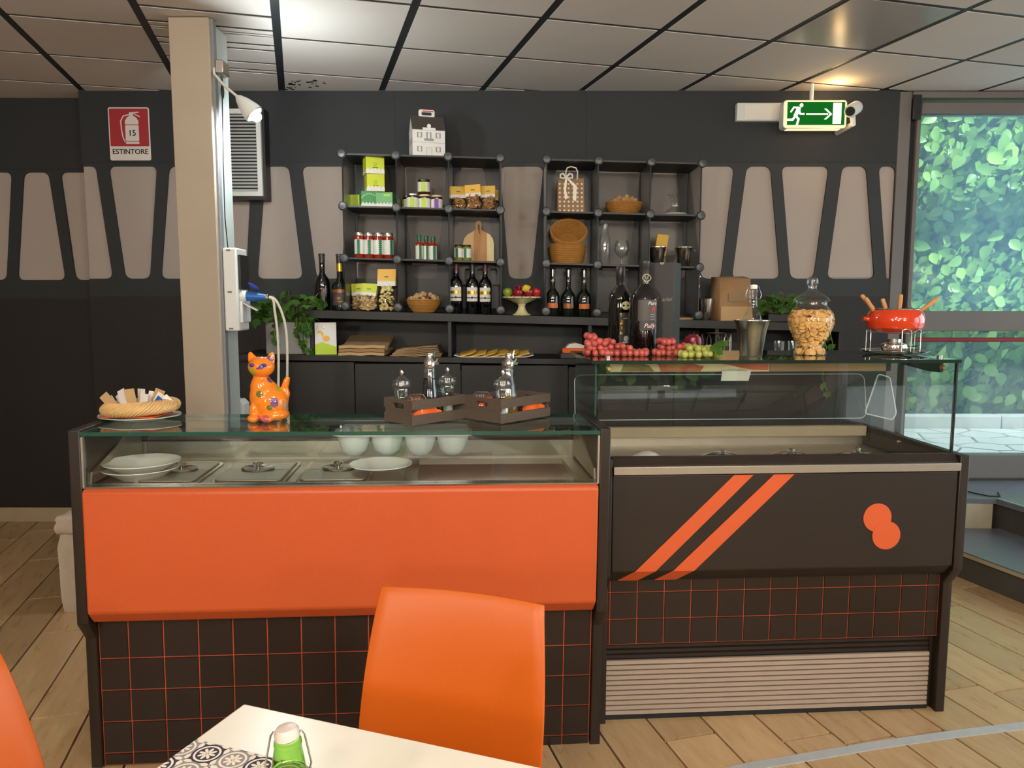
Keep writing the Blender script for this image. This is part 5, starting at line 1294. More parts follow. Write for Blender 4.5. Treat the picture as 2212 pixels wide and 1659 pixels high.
basket('wicker_basket', 'wicker basket tipped towards the room on top of the other', T(p.x + .002, p.y + .035, p.z + .135) @ R(.95, 'X'), .07, .104, .09, .85, 10, 'deep wicker baskets')
# --- gift bag with dots
p = at(1, 1231, 4.70)
gbg = thing('gift_bag', 'brown paper gift bag with white dots, ribbon bow and cord handle', 'bag', loc=p, rz=.05)
MB().add([(-.08, -.04, 0), (.08, -.04, 0), (.08, .04, 0), (-.08, .04, 0), (-.077, -.012, .195), (.077, -.012, .203), (.077, .012, .203), (-.077, .012, .195)], [(3, 2, 1, 0), (0, 1, 5, 4), (1, 2, 6, 5), (2, 3, 7, 6), (3, 0, 4, 7), (4, 5, 6, 7)]).build('bag', 'kraft', gbg)
mb = MB()
for i in range(6):
    for j in range(7):
        z = .012 + j * .0262; y = -.04 + .028 * z / .2 - .0004
        mb.prism([(-.066 + i * .0262 + .0062 * math.cos(2 * PI * k / 12), z + .0062 * math.sin(2 * PI * k / 12)) for k in range(12)], y - .0006, y + .0002, 'xz')
mb.build('dots', 'label_white', gbg)
MB().tube([(-.028, -.014, .19), (-.03, -.015, .24), (-.022, -.015, .262), (0, -.015, .27), (.03, -.015, .262), (.04, -.015, .24), (.038, -.014, .195)], .0042, 8).build('handle', 'ribbon', gbg)
rb = MB()
for s in (-1, 1):
    rb.tube([(-.03, -.03, .205), (-.03 + s * .02, -.04, .225), (-.03 + s * .035, -.042, .22), (-.03 + s * .036, -.042, .2), (-.03 + s * .016, -.038, .198), (-.03, -.03, .203)], .006, 6)
rb.add([(-.035, -.032, .2), (-.022, -.032, .2), (-.045, -.036, .14), (-.03, -.036, .13), (-.036, -.036, .075), (-.018, -.036, .085)], [(0, 1, 3, 2), (2, 3, 5, 4)])
rb.add([(-.03, -.032, .2), (-.02, -.032, .204), (.012, -.036, .15), (.034, -.036, .155), (.01, -.037, .075), (.03, -.037, .065)], [(0, 1, 3, 2), (2, 3, 5, 4)])
o = rb.build('bow', 'ribbon', gbg)
# --- cellophane parcel
p = at(1, 1455, 4.70)
cp = thing('cellophane_parcel', 'cellophane-wrapped white plate tied at the top with a ribbon', 'parcel', loc=p)
MB().lathe([(0, 0), (.045, 0), (.072, .01), (.074, .013), (.045, .004), (0, .004)], 28).build('plate', 'plate_white', cp)
MB().lathe([(.0, .0045), (.03, .005), (.04, .01), (.03, .018), (0, .02)], 16).build('sweets', 'label_white', cp)
MB().lathe([(.076, .002), (.06, .022), (.024, .042), (.012, .06), (.016, .08), (.032, .12), (.045, .13)], 26, mod=lambda a, z: 1 + .22 * math.cos(7 * a) * min(1, z / .05)).build('wrap', 'clear_thin', cp)
MB().tube([(.014 * math.cos(2 * PI * k / 16), .014 * math.sin(2 * PI * k / 16), .06) for k in range(16)], .004, 6, closed=True).build('ribbon', 'ribbon', cp)
# --- glassware, buckets
p = at(2, 1306, 4.70); gbt = thing('glass_bottle', 'tall clear glass bottle standing beside the wine glass', 'bottle', loc=p)
MB().lathe([(0, 0), (.03, 0), (.033, .004), (.033, .15), (.027, .175), (.02, .19), (.02, .225), (.023, .228), (.023, .24), (.02, .243)], 24).build('body', 'clear', gbt)
p = at(2, 1343, 4.69); wg = thing('wine_glass', 'clear stemmed wine glass standing in a cube', 'glass', loc=p)
MB().lathe([(0, 0), (.032, 0), (.03, .003), (.006, .008), (.004, .03), (.006, .04), (.03, .058), (.043, .085), (.044, .105), (.036, .145), (.035, .146), (.042, .105), (.041, .086), (.028, .061), (0, .046)], 28).build('bowl', 'clear', wg)
p = at(2, 1419, 4.68); bk = bucket('metal_bucket', 'small steel bucket with a yellow packet behind its rim', p, .86, 'steel buckets in the cube')
MB().tube([(.052, 0, .1), (.062, 0, .102), (.064, 0, .094)], .003, 6).build('handle_lug', 'wire_metal', bk)
p2 = at(2, 1477, 4.68); bk = bucket('metal_bucket', 'small steel bucket nearest the shelf end post', p2, .88, 'steel buckets in the cube')
MB().tube([(.053, 0, .1), (.064, 0, .104), (.066, 0, .092)], .003, 6).build('handle_lug', 'wire_metal', bk)
o = MB().box(-.036, .036, -.02, .0, 0, .13).build('packet', 'card_yellow', M=T(ix(1425, 4.76), 4.77, p.z + .066) @ R(.12, 'Y') @ R(.08, 'X'), bev=.004); tag(o, 'yellow paper packet sticking up behind a steel bucket', 'packet')
o = MB().box(-.03, .03, -.02, 0, 0, .06).build('carton', 'kraft_grey', loc=(ix(1425, 4.8), 4.79, p.z)); tag(o, 'small brown carton under the yellow packet behind the steel bucket', 'box')
# --- wine bottles on the worktop
def wine(label, loc, r, h, body, caps, group, shoulder=.6):
    t = thing('wine_bottle', label, 'bottle', loc=loc, group=group); s = h
    MB().lathe([(0, 0), (r * .93, 0), (r, .004), (r, s * shoulder), (r * .9, s * (shoulder + .05)), (r * .5, s * (shoulder + .12)), (r * .36, s * (shoulder + .17)), (r * .36, s * .84)], 26).build('body', body, t)
    MB().lathe([(r * .375, s * .8405), (r * .38, s * .96), (r * .44, s * .962), (r * .44, s * .985), (r * .38, s), (0, s)], 18).build('capsule', caps, t)
    return t
for k, px in enumerate((985, 1020, 1048)):
    t = wine(['dark wine bottle with white and gold label, nearest the walnut basket', 'dark wine bottle with white and gold label in the middle of three', 'dark wine bottle with white and gold label beside the fruit stand'][k], at(3, px, 4.68), .038, .3, 'wine_glass_dark', 'capsule_red' if k != 1 else 'capsule_black', 'white-labelled wine bottles')
    MB().arc(.0383, .075, .158, -.95, .95, 12).build('label', 'label_white', t)
    MB().arc(.0391, .118, .136, -.95, .95, 10, .0003).build('label_band', 'gold_foil', t)
    MB().arc(.0391, .094, .099, -.95, .95, 10, .0003).build('label_line', 'ink', t)
    mb = MB(); vs = [(.0397 * math.sin(.14 * math.cos(a)), -.0397 * math.cos(.14 * math.cos(a)), .0965 + .0075 * math.sin(a)) for a in [2 * PI * i / 14 for i in range(14)]]
    mb.add(vs, [tuple(range(14))]).build('label_crest', 'ink', t)
ar = curvefill('arched_panel', [[(-.155, 0), (.155, 0), (.155, .11), (-.155, .11)]] + [roundpoly([(x - .023, .012), (x + .023, .012), (x + .023, .1), (x - .023, .1)], .024) for x in (-.118, -.04, .036, .112)], .004, 'black_plastic', T(ix(1026, 4.74), 4.742, zt_(-.2) + .178) @ XZ)
tag(ar, 'black panel with rounded slots behind the necks of three bottles', 'rack')
for k, (px, m_) in enumerate(((1194, 'label_orange'), (1228, 'copper_foil'), (1262, 'label_orange'))):
    t = wine(['sparkling wine bottle with orange label beside the fruit stand', 'dark bottle with bronze label between two orange-labelled ones', 'sparkling wine bottle with orange label, farthest from the fruit stand'][k], at(3, px, 4.68), .042, .288, 'wine_green', 'wine_green', 'bottles under the wicker baskets', .42)
    MB().arc(.0423, .048, .078, -.8, .8, 10).build('label', m_, t)
    MB().ball((0, -.012, .21), .009, 10, 7).build('muselet', 'chrome' if k == 1 else 'lid_cream', t)
p = at(3, 695, 4.68); t = wine('dark bottle with bronze shoulder emblem beside the trailing plant', p, .045, .335, 'wine_glass_dark', 'capsule_black', None, .5)
MB().arc(.0453, .025, .13, .05, .55, 6).build('label', 'label_bronze', t); MB().arc(.046, .1, .125, .15, .45, 4, .0003).build('emblem', 'copper_foil', t)
p = at(3, 733, 4.68); t = wine('champagne bottle with gold foil neck and copper band beside the cube shelf', p, .05, .335, 'wine_green', 'capsule_black', None, .42)
MB().lathe([(.0195, .232), (.0192, .28)], 18).build('neck_foil', 'gold_foil', t)
MB().arc(.0503, .105, .125, -1.3, 1.3, 14).build('label_band', 'copper_foil', t); MB().arc(.0503, .03, .103, -.9, .9, 12).build('label', 'label_dark', t); MB().arc(.051, .05, .056, -.6, .5, 8).arc(.051, .066, .08, -.4, .2, 6).build('emblem', 'copper_foil', t)
# --- fruit stand
p = at(3, 1127, 4.67)
fs_ = thing('fruit_stand', 'cream enamel footed cake stand piled with fruit', 'stand', loc=p)
MB().lathe([(0, .0), (.055, 0), (.056, .004), (.04, .012), (.024, .035), (.02, .055), (.026, .068), (.06, .082), (.085, .095), (.098, .1), (.118, .103), (.12, .107), (.117, .111), (.095, .106), (0, .098)], 40).build('body', 'cream_enamel', fs_)
mb = MB()
for k in range(7):
    a = -PI / 2 + (k - 3) * .42; mb.ball((.1185 * math.cos(a), .1185 * math.sin(a), .107), (.004, .004, .003), 8, 5)
mb.build('rim_dots', 'label_bronze', fs_)
ft = p + Vector((0, 0, .104))
def fruit(name, label, m_, dx, dy, dz, r, sy=1, tilt=0):
    t = thing(name, label, 'fruit', M=T(*(ft + Vector((dx, dy, dz)))) @ R(tilt, 'Y'))
    if name == 'lemon': prof_ = [(0, 0), (r * .2, r * .1), (r * .7, r * .45), (r * .95, r), (r * .9, r * 1.5), (r * .5, r * 2), (r * .2, r * 2.25), (0, r * 2.35)]
    else: prof_ = [(0, r * .12), (r * .4, 0), (r * .85, r * .5), (r, r), (r * .9, r * 1.5), (r * .45, r * 1.85), (r * .1, r * 1.72), (0, r * 1.7)]
    MB().lathe(prof_, 22).build('flesh', m_, t); MB().tube([(0, 0, prof_[-1][1] - .002), (.002, 0, prof_[-1][1] + .01)], .0014, 5).build('stalk', 'bark', t)
fruit('green_apple', 'green apple at the edge of the cream fruit stand', 'apple_green', -.084, -.03, .004, .029)
fruit('lemon', 'yellow lemon on top of the grapes on the fruit stand', 'lemon', 0, -.062, .045, .024, tilt=1.2)
fruit('red_apple', 'dark red apple on the fruit stand under the lemon', 'apple_red', .04, -.05, .004, .028)
fruit('pomegranate', 'bright red fruit at the edge of the cream stand opposite the green apple', 'pome_red', .086, -.02, .004, .029)
fruit('red_apple', 'red apple at the front of the fruit stand between the grapes', 'apple_red', -.02, -.065, .004, .025)
cluster('grape_bunch', 'bunch of dark red grapes heaped on the cream fruit stand', 'grape_dark', ft + Vector((0, .02, 0)), [(-.055, .05), (-.02, .08), (.02, .085), (.055, .06)], .1, .0105, 6)
# --- planters with trailing pothos
def pothos(label, loc, w, d, h, pot, seed, trails, nl, spread):
    rnd = random.Random(seed); t = thing('potted_pothos', label, 'plant', loc=loc)
    MB().box(-w/2, w/2, -d/2, d/2, 0, h).build('planter', pot, t, bev=.004); MB().box(-w/2 + .008, w/2 - .008, -d/2 + .008, d/2 - .008, h, h + .004).build('soil', 'soil', t)
    st = MB()
    for i in range(nl):
        x = rnd.uniform(-spread[0], spread[1]); y = rnd.uniform(-d * .9, d * .3); z = h + .02 + rnd.random() * spread[2] * (1 - .3 * abs(x) / max(spread[:2]))
        st.tube([(x * .3, y * .3, h), (x * .7, y * .6, z * .9 + .01), (x, y, z)], .0016, 4)
        link('leaf', pth, t, T(x, y, z) @ R(rnd.uniform(0, 6.28)) @ R(rnd.uniform(-1.3, -.1), 'X') @ Matrix.Scale(rnd.uniform(.5, .95), 4))
    for tr in trails:
        st.tube(tr, .0018, 5)
        for (a, b) in zip(tr, tr[1:]):
            for k in range(2):
                q = Vector(a).lerp(Vector(b), (k + .5) / 2); link('leaf', pth, t, T(q.x, q.y - .006, q.z) @ R(rnd.uniform(-1.2, 1.2)) @ R(-1.3 + rnd.uniform(-.4, .5), 'X') @ Matrix.Scale(rnd.uniform(.5, .85), 4))
    st.build('stems', 'stem', t); return t
X0 = ix(622, 4.62)
pothos('trailing pothos in a grey trough beside the champagne bottles', (X0, 4.64, zl_(X0) + .0005), .26, .15, .19, 'planter', 21, [[(.08, -.09, .22), (.09, -.1, .16), (.1, -.1, .1), (.12, -.1, .05), (.14, -.1, .02)], [(.06, -.09, .22), (.06, -.1, .14), (.09, -.1, .07), (.1, -.1, .03)], [(.1, -.09, .24), (.13, -.11, .18), (.14, -.11, .14)], [(-.06, -.09, .2), (-.07, -.1, .12), (-.06, -.1, .07)], [(.12, -.02, .3), (.17, .0, .36), (.18, 0, .4)]], 120, (.2, .2, .17))
X0 = ix(1690, 4.66)
pothos('dark trailing pothos on the worktop behind the candy jar', (X0, 4.7, zt_(X0) + .0005), .16, .13, .05, 'black_plastic', 23, [[(.06, -.08, .06), (.15, -.16, .0), (.24, -.2, -.06), (.26, -.2, -.14), (.25, -.2, -.2)], [(.1, -.1, .03), (.17, -.19, -.02), (.2, -.2, -.12)], [(.16, -.17, 0), (.22, -.2, -.14), (.2, -.21, -.32), (.24, -.21, -.42)]], 60, (.15, .12, .12))
# --- right part of the worktop
p = at(3, 1583, 4.70); w_ = .105
pb = thing('paper_bag', 'open brown paper bag standing on the worktop beside the wall', 'bag', loc=p, rz=.16)
fr = [(-w_, -.075, 0), (w_, -.075, 0), (w_, .075, 0), (-w_, .075, 0), (-w_ + .005, -.05, .255), (w_ - .012, -.048, .252), (w_ - .004, .06, .268), (-w_, .065, .264)]
MB().add(fr, [(3, 2, 1, 0), (0, 1, 5, 4), (1, 2, 6, 5), (2, 3, 7, 6), (3, 0, 4, 7)]).build('sack', 'kraft', pb).modifiers.new('s', 'SOLIDIFY').thickness = .003
MB().add([(-w_ + .004, -.0785, .002), (w_ - .004, -.0785, .002), (w_ - .008, -.071, .085), (-w_ + .008, -.071, .085)], [(0, 1, 2, 3)]).build('folded_base', 'kraft_light', pb)
MB().add([(-.05, -.0685, .115), (.06, -.0685, .115), (.06, -.0645, .165), (-.05, -.0645, .165)], [(0, 1, 2, 3)]).build('printed_stamp', 'kraft_grey', pb)
p = at(3, 1526, 4.66); cup = thing('metal_cup', 'tall fluted steel cup on the worktop beside the paper bag', 'cup', loc=p)
MB().lathe([(0, 0), (.033, 0), (.035, .003), (.048, .12), (.05, .128), (.047, .126), (.033, .005), (0, .004)], 28, mod=lambda a, z: 1 + .02 * math.cos(14 * a)).build('body', 'steel', cup)
p = at(3, 1511, 4.76); sbt = thing('swing_top_bottle', 'clear swing-top bottle behind the fluted steel cup', 'bottle', loc=p); swing_bottle(sbt, .98, 'clear', 'chrome')
o = MB().lathe([(0, 0), (.05, 0), (.055, .005), (.04, .012), (0, .013)], 20, sx=1.2, sy=.7).build('folded_napkin', 'kraft_light', loc=at(3, 1478, 4.62)); tag(o, 'crumpled beige napkin on the worktop beside the gift box', 'napkin')
# --- open shelf below the worktop
def sh(px, Y=4.6): x = ix(px, Y); return Vector((x, Y, zl_(x) + .0008))
p = sh(699, 4.58)
cdx = thing('pear_card', 'white standing carton printed with yellow pears beside the planter', 'box', loc=p, rz=.18)
MB().box(-.062, .062, 0, .03, 0, .19).build('carton', 'white_matte', cdx, bev=.001)
MB().add([(-.062, -.0006, .001), (.062, -.0006, .001), (.062, -.0006, .045), (-.02, -.0006, .075), (-.062, -.0006, .06)], [(0, 1, 2, 3, 4)]).build('lime_print', 'lime_card', cdx)
MB().prism([(.004 + .021 * math.cos(a), .095 + .019 * math.sin(a)) for a in [2 * PI * k / 16 for k in range(16)]], -.0012, -.0007, 'xz').prism([(-.036 + .012 * math.cos(a), .135 + .01 * math.sin(a)) for a in [2 * PI * k / 16 for k in range(16)]], -.0012, -.0007, 'xz').prism([(-.022, .102), (-.008, .12), (-.022, .14), (-.03, .135)], -.0011, -.0007, 'xz').build('pear_print', 'card_amber', cdx)
MB().tube([(-.01 + .012 * math.cos(a), -.001, .166 + .014 * math.sin(a)) for a in [.3 + 5 * k / 14 for k in range(15)]], .0008, 5).tube([(-.05, -.001, .15), (-.046, -.001, .17), (-.04, -.001, .155)], .0008, 5).build('script_print', 'grey_ink', cdx)
def paperbag_flat(M, w, d, h, m_, label, group):
    mb = MB(); n = 8; vs = []; fs = []
    for i in range(n + 1):
        for j in range(2):
            x = -w/2 + w * i / n; wob = .0025 * math.sin(i * 1.7 + d * 90)
            vs += [(x, -d/2 + d * j, wob + .0), (x, -d/2 + d * j, h + wob)]
    for i in range(n):
        a, b = i * 4, i * 4 + 4
        fs += [(a, a + 2, b + 2, b), (a + 1, b + 1, b + 3, a + 3), (a, b, b + 1, a + 1), (a + 2, a + 3, b + 3, b + 2)]
    fs += [(0, 1, 3, 2), (n * 4, n * 4 + 2, n * 4 + 3, n * 4 + 1)]
    tag(mb.add(vs, fs).build('folded_paper_bag', m_, M=M), label, 'paper bag', group)
p = sh(785, 4.66)
for k in range(4):
    paperbag_flat(T(p.x + (0, .006, -.004, .012)[k], p.y + (0, .01, .02, .05)[k], p.z + .002 + k * .0205) @ R((.0, -.05, .04, .0)[k]) @ R((0, 0, 0, .22)[k], 'X'), .27, .26, .017, ('kraft_light', 'kraft', 'kraft_light', 'kraft_grey')[k], ['folded brown paper bag at the bottom of the neat stack beside the pear carton', 'folded brown paper bag, second from the bottom beside the pear carton', 'folded brown paper bag, third from the bottom beside the pear carton', 'folded brown paper bag tilted on top of the stack beside the pear carton'][k], 'folded paper bags by the pear carton')
p = sh(902, 4.68)
for k in range(6):
    paperbag_flat(T(p.x + rnd.uniform(-.006, .006), p.y, p.z + .001 + k * .0092) @ R(rnd.uniform(-.03, .03)) @ R(-.02 * k, 'Y'), .3 - .012 * k, .26, .006, ('kraft', 'kraft_grey')[k % 2], 'flattened paper bag in the low curled stack beside the shelf divider', 'flat paper bags by the divider')
p = sh(1067, 4.66)
tr = thing('white_tray', 'shallow white tray of yellow packets on the open shelf', 'tray', loc=p)
MB().prism([(-.235, .012), (-.19, .001), (.19, .001), (.235, .012), (.235, .015), (.188, .005), (-.188, .005), (-.235, .015)], -.11, .11, 'xz').build('dish', 'plate_white', tr)
rnd = random.Random(31)
for k in range(12):
    i, j = k % 6, k // 6
    Mx = T(p.x - .16 + i * .064, p.y - .05 + j * .09, p.z + .013 + j * .006) @ R(rnd.uniform(-.3, .3)) @ R(-.22 + rnd.uniform(-.06, .06), 'Y') @ R(.12, 'X')
    tag(MB().box(-.05, .05, -.04, .04, 0, .007).build('yellow_packet', 'card_yellow', M=Mx, bev=.002), 'flat yellow packet lying in the shallow white tray', 'packet', 'yellow packets in the tray')
p = sh(1246, 4.58)
tag(MB().box(-.09, .09, 0, .16, 0, .03).build('dark_box', 'label_dark', loc=p, bev=.003), 'flat dark box on the open shelf under the orange folder', 'box')
tag(MB().box(-.08, .09, 0, .14, 0, .028).build('orange_folder', 'napkin_orange', M=T(p.x, p.y, p.z + .0315) @ R(-.05), bev=.003), 'orange folder lying on the dark box behind the pink grapes', 'folder')
tag(MB().prism([(-.06, 0), (.07, 0), (.05, .016), (0, .03), (-.04, .022)], .01, .12, 'xz').build('crumpled_paper', 'paper', loc=p + Vector((0, .005, .0605))), 'crumpled white paper on the orange folder', 'paper')
p = sh(1548, 4.64)
wrk = thing('wire_rack', 'round chrome wire rack on the open shelf behind the steel bucket', 'rack', loc=p)
for z in (.004, .165): MB().tube([(.1 * math.cos(2 * PI * k / 30), .08 * math.sin(2 * PI * k / 30), z) for k in range(30)], .0025, 6, closed=True).build('hoop', 'wire_metal', wrk)
for k in range(12):
    a = 2 * PI * k / 12
    MB().tube([(.1 * math.cos(a - .12), .08 * math.sin(a - .12), .004), (.1 * math.cos(a - .12), .08 * math.sin(a - .12), .13), (.1 * math.cos(a), .08 * math.sin(a), .158), (.1 * math.cos(a + .12), .08 * math.sin(a + .12), .13), (.1 * math.cos(a + .12), .08 * math.sin(a + .12), .004)], .0017, 5).build('wire', 'wire_metal', wrk)
p = sh(1690, 4.64)
gl0 = thing('tumbler', 'clear drinking glass on the open shelf behind the candy jar, nearer the wire rack', 'glass', loc=p, group='tumblers on the open shelf')
MB().lathe([(0, .006), (.028, .006), (.028, 0), (.031, .0), (.037, .12), (.035, .12), (.028, .008), (0, .008)], 22).build('body', 'clear', gl0)
dup(gl0, 'clear drinking glass on the open shelf behind the candy jar, second from the wire rack', p + Vector((.085, .01, -.0015)))
# ---------------------------------------------------------------- things on the walls and pillar
x0, x1 = xw(240, 290, YW), xw(328, 290, YW); z1, z0 = zw(234, YW), zw(348, YW); w_, h_ = x1 - x0, z1 - z0
sg = thing('fire_extinguisher_sign', 'red and white extinguisher sign reading ESTINTORE on the black wall', 'sign', loc=((x0 + x1) / 2, YW - .024, z0), rz=0)
MB().prism(rrect(-w_/2, w_/2, 0, h_, .012), -.002, .002, 'xz').build('plate', 'sign_white', sg)
MB().prism(rrect(-w_/2 + .007, w_/2 - .007, h_ * .265, h_ - .008, .006), -.0028, -.0021, 'xz').build('red_field', 'sign_red', sg)
cxn = .018
body = rrect(-.042 + cxn, .042 + cxn, .118, .215, .006)
mb = MB().prism(body, -.0036, -.0029, 'xz').prism([(-.042 + cxn, .219), (.042 + cxn, .219), (.042 + cxn, .24), (.028 + cxn, .262), (.012 + cxn, .27), (-.012 + cxn, .27), (-.028 + cxn, .262), (-.042 + cxn, .24)], -.0036, -.0029, 'xz')
mb.prism(rrect(-.042 + cxn, .042 + cxn, .1, .1145, .003), -.0036, -.0029, 'xz').prism([(-.014 + cxn, .271), (.012 + cxn, .271), (.012 + cxn, .286), (.046 + cxn, .29), (.046 + cxn, .296), (-.014 + cxn, .292)], -.0036, -.0029, 'xz').prism([(.014 + cxn, .282), (.05 + cxn, .262), (.054 + cxn, .268), (.016 + cxn, .287)], -.0036, -.0029, 'xz')
hose = [(-.014, .278), (-.05, .27), (-.068, .24), (-.066, .19), (-.058, .14), (-.046, .112)]
mb.tube([(a + cxn, -.0032, b) for a, b in hose], .0042, 6)
mb.build('extinguisher_symbol', 'sign_white', sg)
text('15', .05, 'ink', sg, T(cxn, -.0042, .165), bold=.0008); text('ESTINTORE', .044, 'ink', sg, T(0, -.0026, .052), bold=.0008)
# louvred grille box
gx0, gx1, gz0, gz1 = xw(470, 330, 4.88), xw(566, 330, 4.88), zw(424, 4.88), zw(236, 4.88)
gv = thing('vent_grille', 'white louvred air vent in a black box behind the pillar', 'vent')
MB().box(gx0 - .015, gx1 + .018, 4.885, YW - .021, gz0 - .02, gz1 + .005).build('box', 'black_plastic', gv)
fw = .028
MB().box(gx0, gx1, 4.865, 4.8845, gz0, gz0 + fw).box(gx0, gx1, 4.865, 4.8845, gz1 - fw, gz1).box(gx0, gx0 + fw, 4.865, 4.8845, gz0 + fw, gz1 - fw).box(gx1 - fw, gx1, 4.865, 4.8845, gz0 + fw, gz1 - fw).build('frame', 'white_plastic', gv)
n = 23; st = (gz1 - gz0 - 2 * fw) / n
sme = MB().prism([(4.866, 0), (4.868, 0), (4.884, st * .55), (4.884, st * .7)], gx0 + fw, gx1 - fw, 'yz').mesh('slat', 'white_plastic')
for k in range(n): link('slat', sme, gv, T(0, 0, gz0 + fw + (k + .1) * st))
# emergency light box, exit sign, camera
x0, x1 = xw(1585, 247, YW), xw(1687, 247, YW)
em = thing('emergency_light', 'plain white rectangular emergency lamp on the black wall beside exit sign', 'lamp', loc=((x0 + x1) / 2, YW - .019, zw(247, YW)))
w_ = (x1 - x0) / 2
MB().box(-w_, w_, -.05, 0, -.054, .054).build('housing', 'white_plastic', em, bev=.006); MB().box(-w_ + .045, w_ - .035, -.0535, -.0505, -.046, .046).build('diffuser', 'white_gloss', em, bev=.002)
EYs = 4.78
x0, x1 = xw(1692, 246, EYs), xw(1829, 246, EYs); z1, z0 = zw(216, EYs), zw(277, EYs)
ex = thing('exit_sign', 'lit green exit sign with running man and arrow hanging from ceiling', 'sign', loc=((x0 + x1) / 2, EYs, (z0 + z1) / 2), rz=0)
w_, h_ = (x1 - x0) / 2, (z1 - z0) / 2
MB().prism(rrect(-w_, w_, -h_, h_, .02), .0, .07, 'xz').build('housing', 'white_plastic', ex)
MB().prism(rrect(-w_ + .004, w_ - .004, -h_ + .004, h_ - .004, .018), -.004, -.0002, 'xz').build('lit_rim', 'lit_rim', ex)
MB().box(-w_ + .022, w_ - .014, -.006, -.0041, -h_ + .018, h_ - .012).build('green_panel', 'lit_green', ex)
mb = MB().prism([(w_ - .085, -h_ + .024), (w_ - .035, -h_ + .024), (w_ - .035, h_ - .018), (w_ - .085, h_ - .018)], -.0074, -.0062, 'xz'); mb.build('door_symbol', 'lit_face', ex)
MB().box(-.055, .075, -.0074, -.0062, -.005, .003).prism([(.1, -.001), (.066, .03), (.052, .03), (.086, -.001)], -.0074, -.0062, 'xz').prism([(.1, -.001), (.066, -.032), (.052, -.032), (.086, -.001)], -.0074, -.0062, 'xz').build('arrow_symbol', 'lit_face', ex)
mb = MB().prism([(-.085 + .011 * math.cos(a), .05 + .011 * math.sin(a)) for a in [2 * PI * k / 16 for k in range(16)]], -.0074, -.0062, 'xz')
def limb(pts, w):
    for a, b in zip(pts, pts[1:]):
        d = (Vector(b) - Vector(a)).normalized(); nn = Vector((-d.y, d.x)) * w; e = d * w * .5; a_, b_ = Vector(a) - e, Vector(b) + e
        mb.prism([tuple(a_ - nn), tuple(b_ - nn), tuple(b_ + nn), tuple(a_ + nn)], -.0074, -.0062, 'xz')
limb([(-.1, .034), (-.118, -.008)], .011); limb([(-.1, .034), (-.13, .038), (-.147, .012)], .0048); limb([(-.098, .03), (-.092, .0), (-.068, .0)], .0048)
limb([(-.118, -.01), (-.1, -.03), (-.108, -.062)], .0062); limb([(-.12, -.012), (-.135, -.034), (-.165, -.034)], .0062)
mb.build('runner_symbol', 'lit_face', ex)
MB().tube([(-.012, .035, h_ + .0005), (-.012, .035, ZC - .003 - (z0 + z1) / 2)], .012, 12).build('stem', 'white_plastic', ex)
MB().box(-w_ + .03, w_ - .03, .01, .06, -h_ - .003, -h_ - .0005).build('lower_diffuser', 'lit_rim', ex)
def plight(name, loc, power, color, r=.03):
    l = bpy.data.lights.new(name, 'POINT'); l.energy = power; l.color = color; l.shadow_soft_size = r
    o = bpy.data.objects.new(name, l); COL.objects.link(o); o.location = loc
plight('exit_sign_glow', (x1 - .05, EYs + .02, z1 + .05), 1.5, (1, .62, .25), .04); plight('exit_sign_glow', (x1 - .09, EYs - .06, z0 - .03), .6, (1, .62, .25), .03)
p = hit(1845, 235, 4.7, 1)
cc_ = thing('security_camera', 'white bullet security camera beside the lit exit sign', 'camera', loc=p)
Mx = R(-.5) @ R(.35, 'X')
MB().lathe([(0, -.05), (.03, -.05), (.038, -.045), (.038, .075), (.03, .085), (0, .086)], 24, M=R(PI / 2, 'X')).build('body', 'white_plastic', cc_, M=R(-.65) @ R(.35, 'X'))
MB().lathe([(0, 0), (.029, 0), (.029, .002), (0, .002)], 24, M=T(0, -.088, 0) @ R(PI / 2, 'X')).build('lens_window', 'black_plastic', cc_, M=R(-.35) @ R(.18, 'X')) if 0 else None
MB().lathe([(0, .0865), (.026, .0865), (.026, .089), (0, .089)], 24, M=R(PI / 2, 'X')).build('lens_window', 'dark_rubber', cc_, M=R(-.65) @ R(.35, 'X'))
MB().tube([(.01, .04, -.035), (.02, .05, -.075), (.02, YW - .02 - 4.7, -.08)], .016, 10).build('bracket', 'white_plastic', cc_)
# gooseneck lamp on the pillar
LX = PX1 + .0
lp = thing('gooseneck_lamp', 'lit lamp on a bent neck clamped to the pillar top', 'lamp', loc=(0, 0, 0))
pb_ = hit(553, 251, 3.72, 1); pm = hit(512, 208, 3.72, 1); pa = hit(456, 131, 3.72, 1)
MB().box(PX1 + .0125, PX1 + .05, 3.735, 3.82, pa.z - .05, pa.z + .01).build('clamp', 'steel_soft', lp, bev=.004)
MB().tube([tuple(pa + Vector((.0, .03, -.0))), tuple(pa + Vector((.012, 0, -.06))), tuple(pa.lerp(pm, .62) + Vector((-.015, 0, -.012))), tuple(pm)], [.006] * 4, 10).build('arm', 'cable', lp)
ax_ = (pb_ - pm).normalized(); Mq = ax_.to_track_quat('Z', 'Y').to_matrix().to_4x4(); Mq.translation = pm; Ll = (pb_ - pm).length
MB().lathe([(.006, -.004), (.018, .012), (.032, Ll * .35), (.044, Ll * .7), (.047, Ll * .92), (.045, Ll * .92), (.041, Ll * .7), (.028, Ll * .35), (.005, .012)], 28).build('lamp_shade', 'white_plastic', lp, M=Mq)
MB().ball((0, 0, 0), .024, 18, 12).build('bulb', 'bulb', lp, loc=pm + ax_ * Ll * 1.02)
MB().tube([(.044 * math.cos(2 * PI * k / 24), .044 * math.sin(2 * PI * k / 24), Ll * .925) for k in range(24)], .003, 6, closed=True).build('shade_rim', 'chrome', lp, M=Mq)
plight('lamp_light', pm + ax_ * (Ll * 1.02 + .04), 21, (.86, .97, 1), .028)
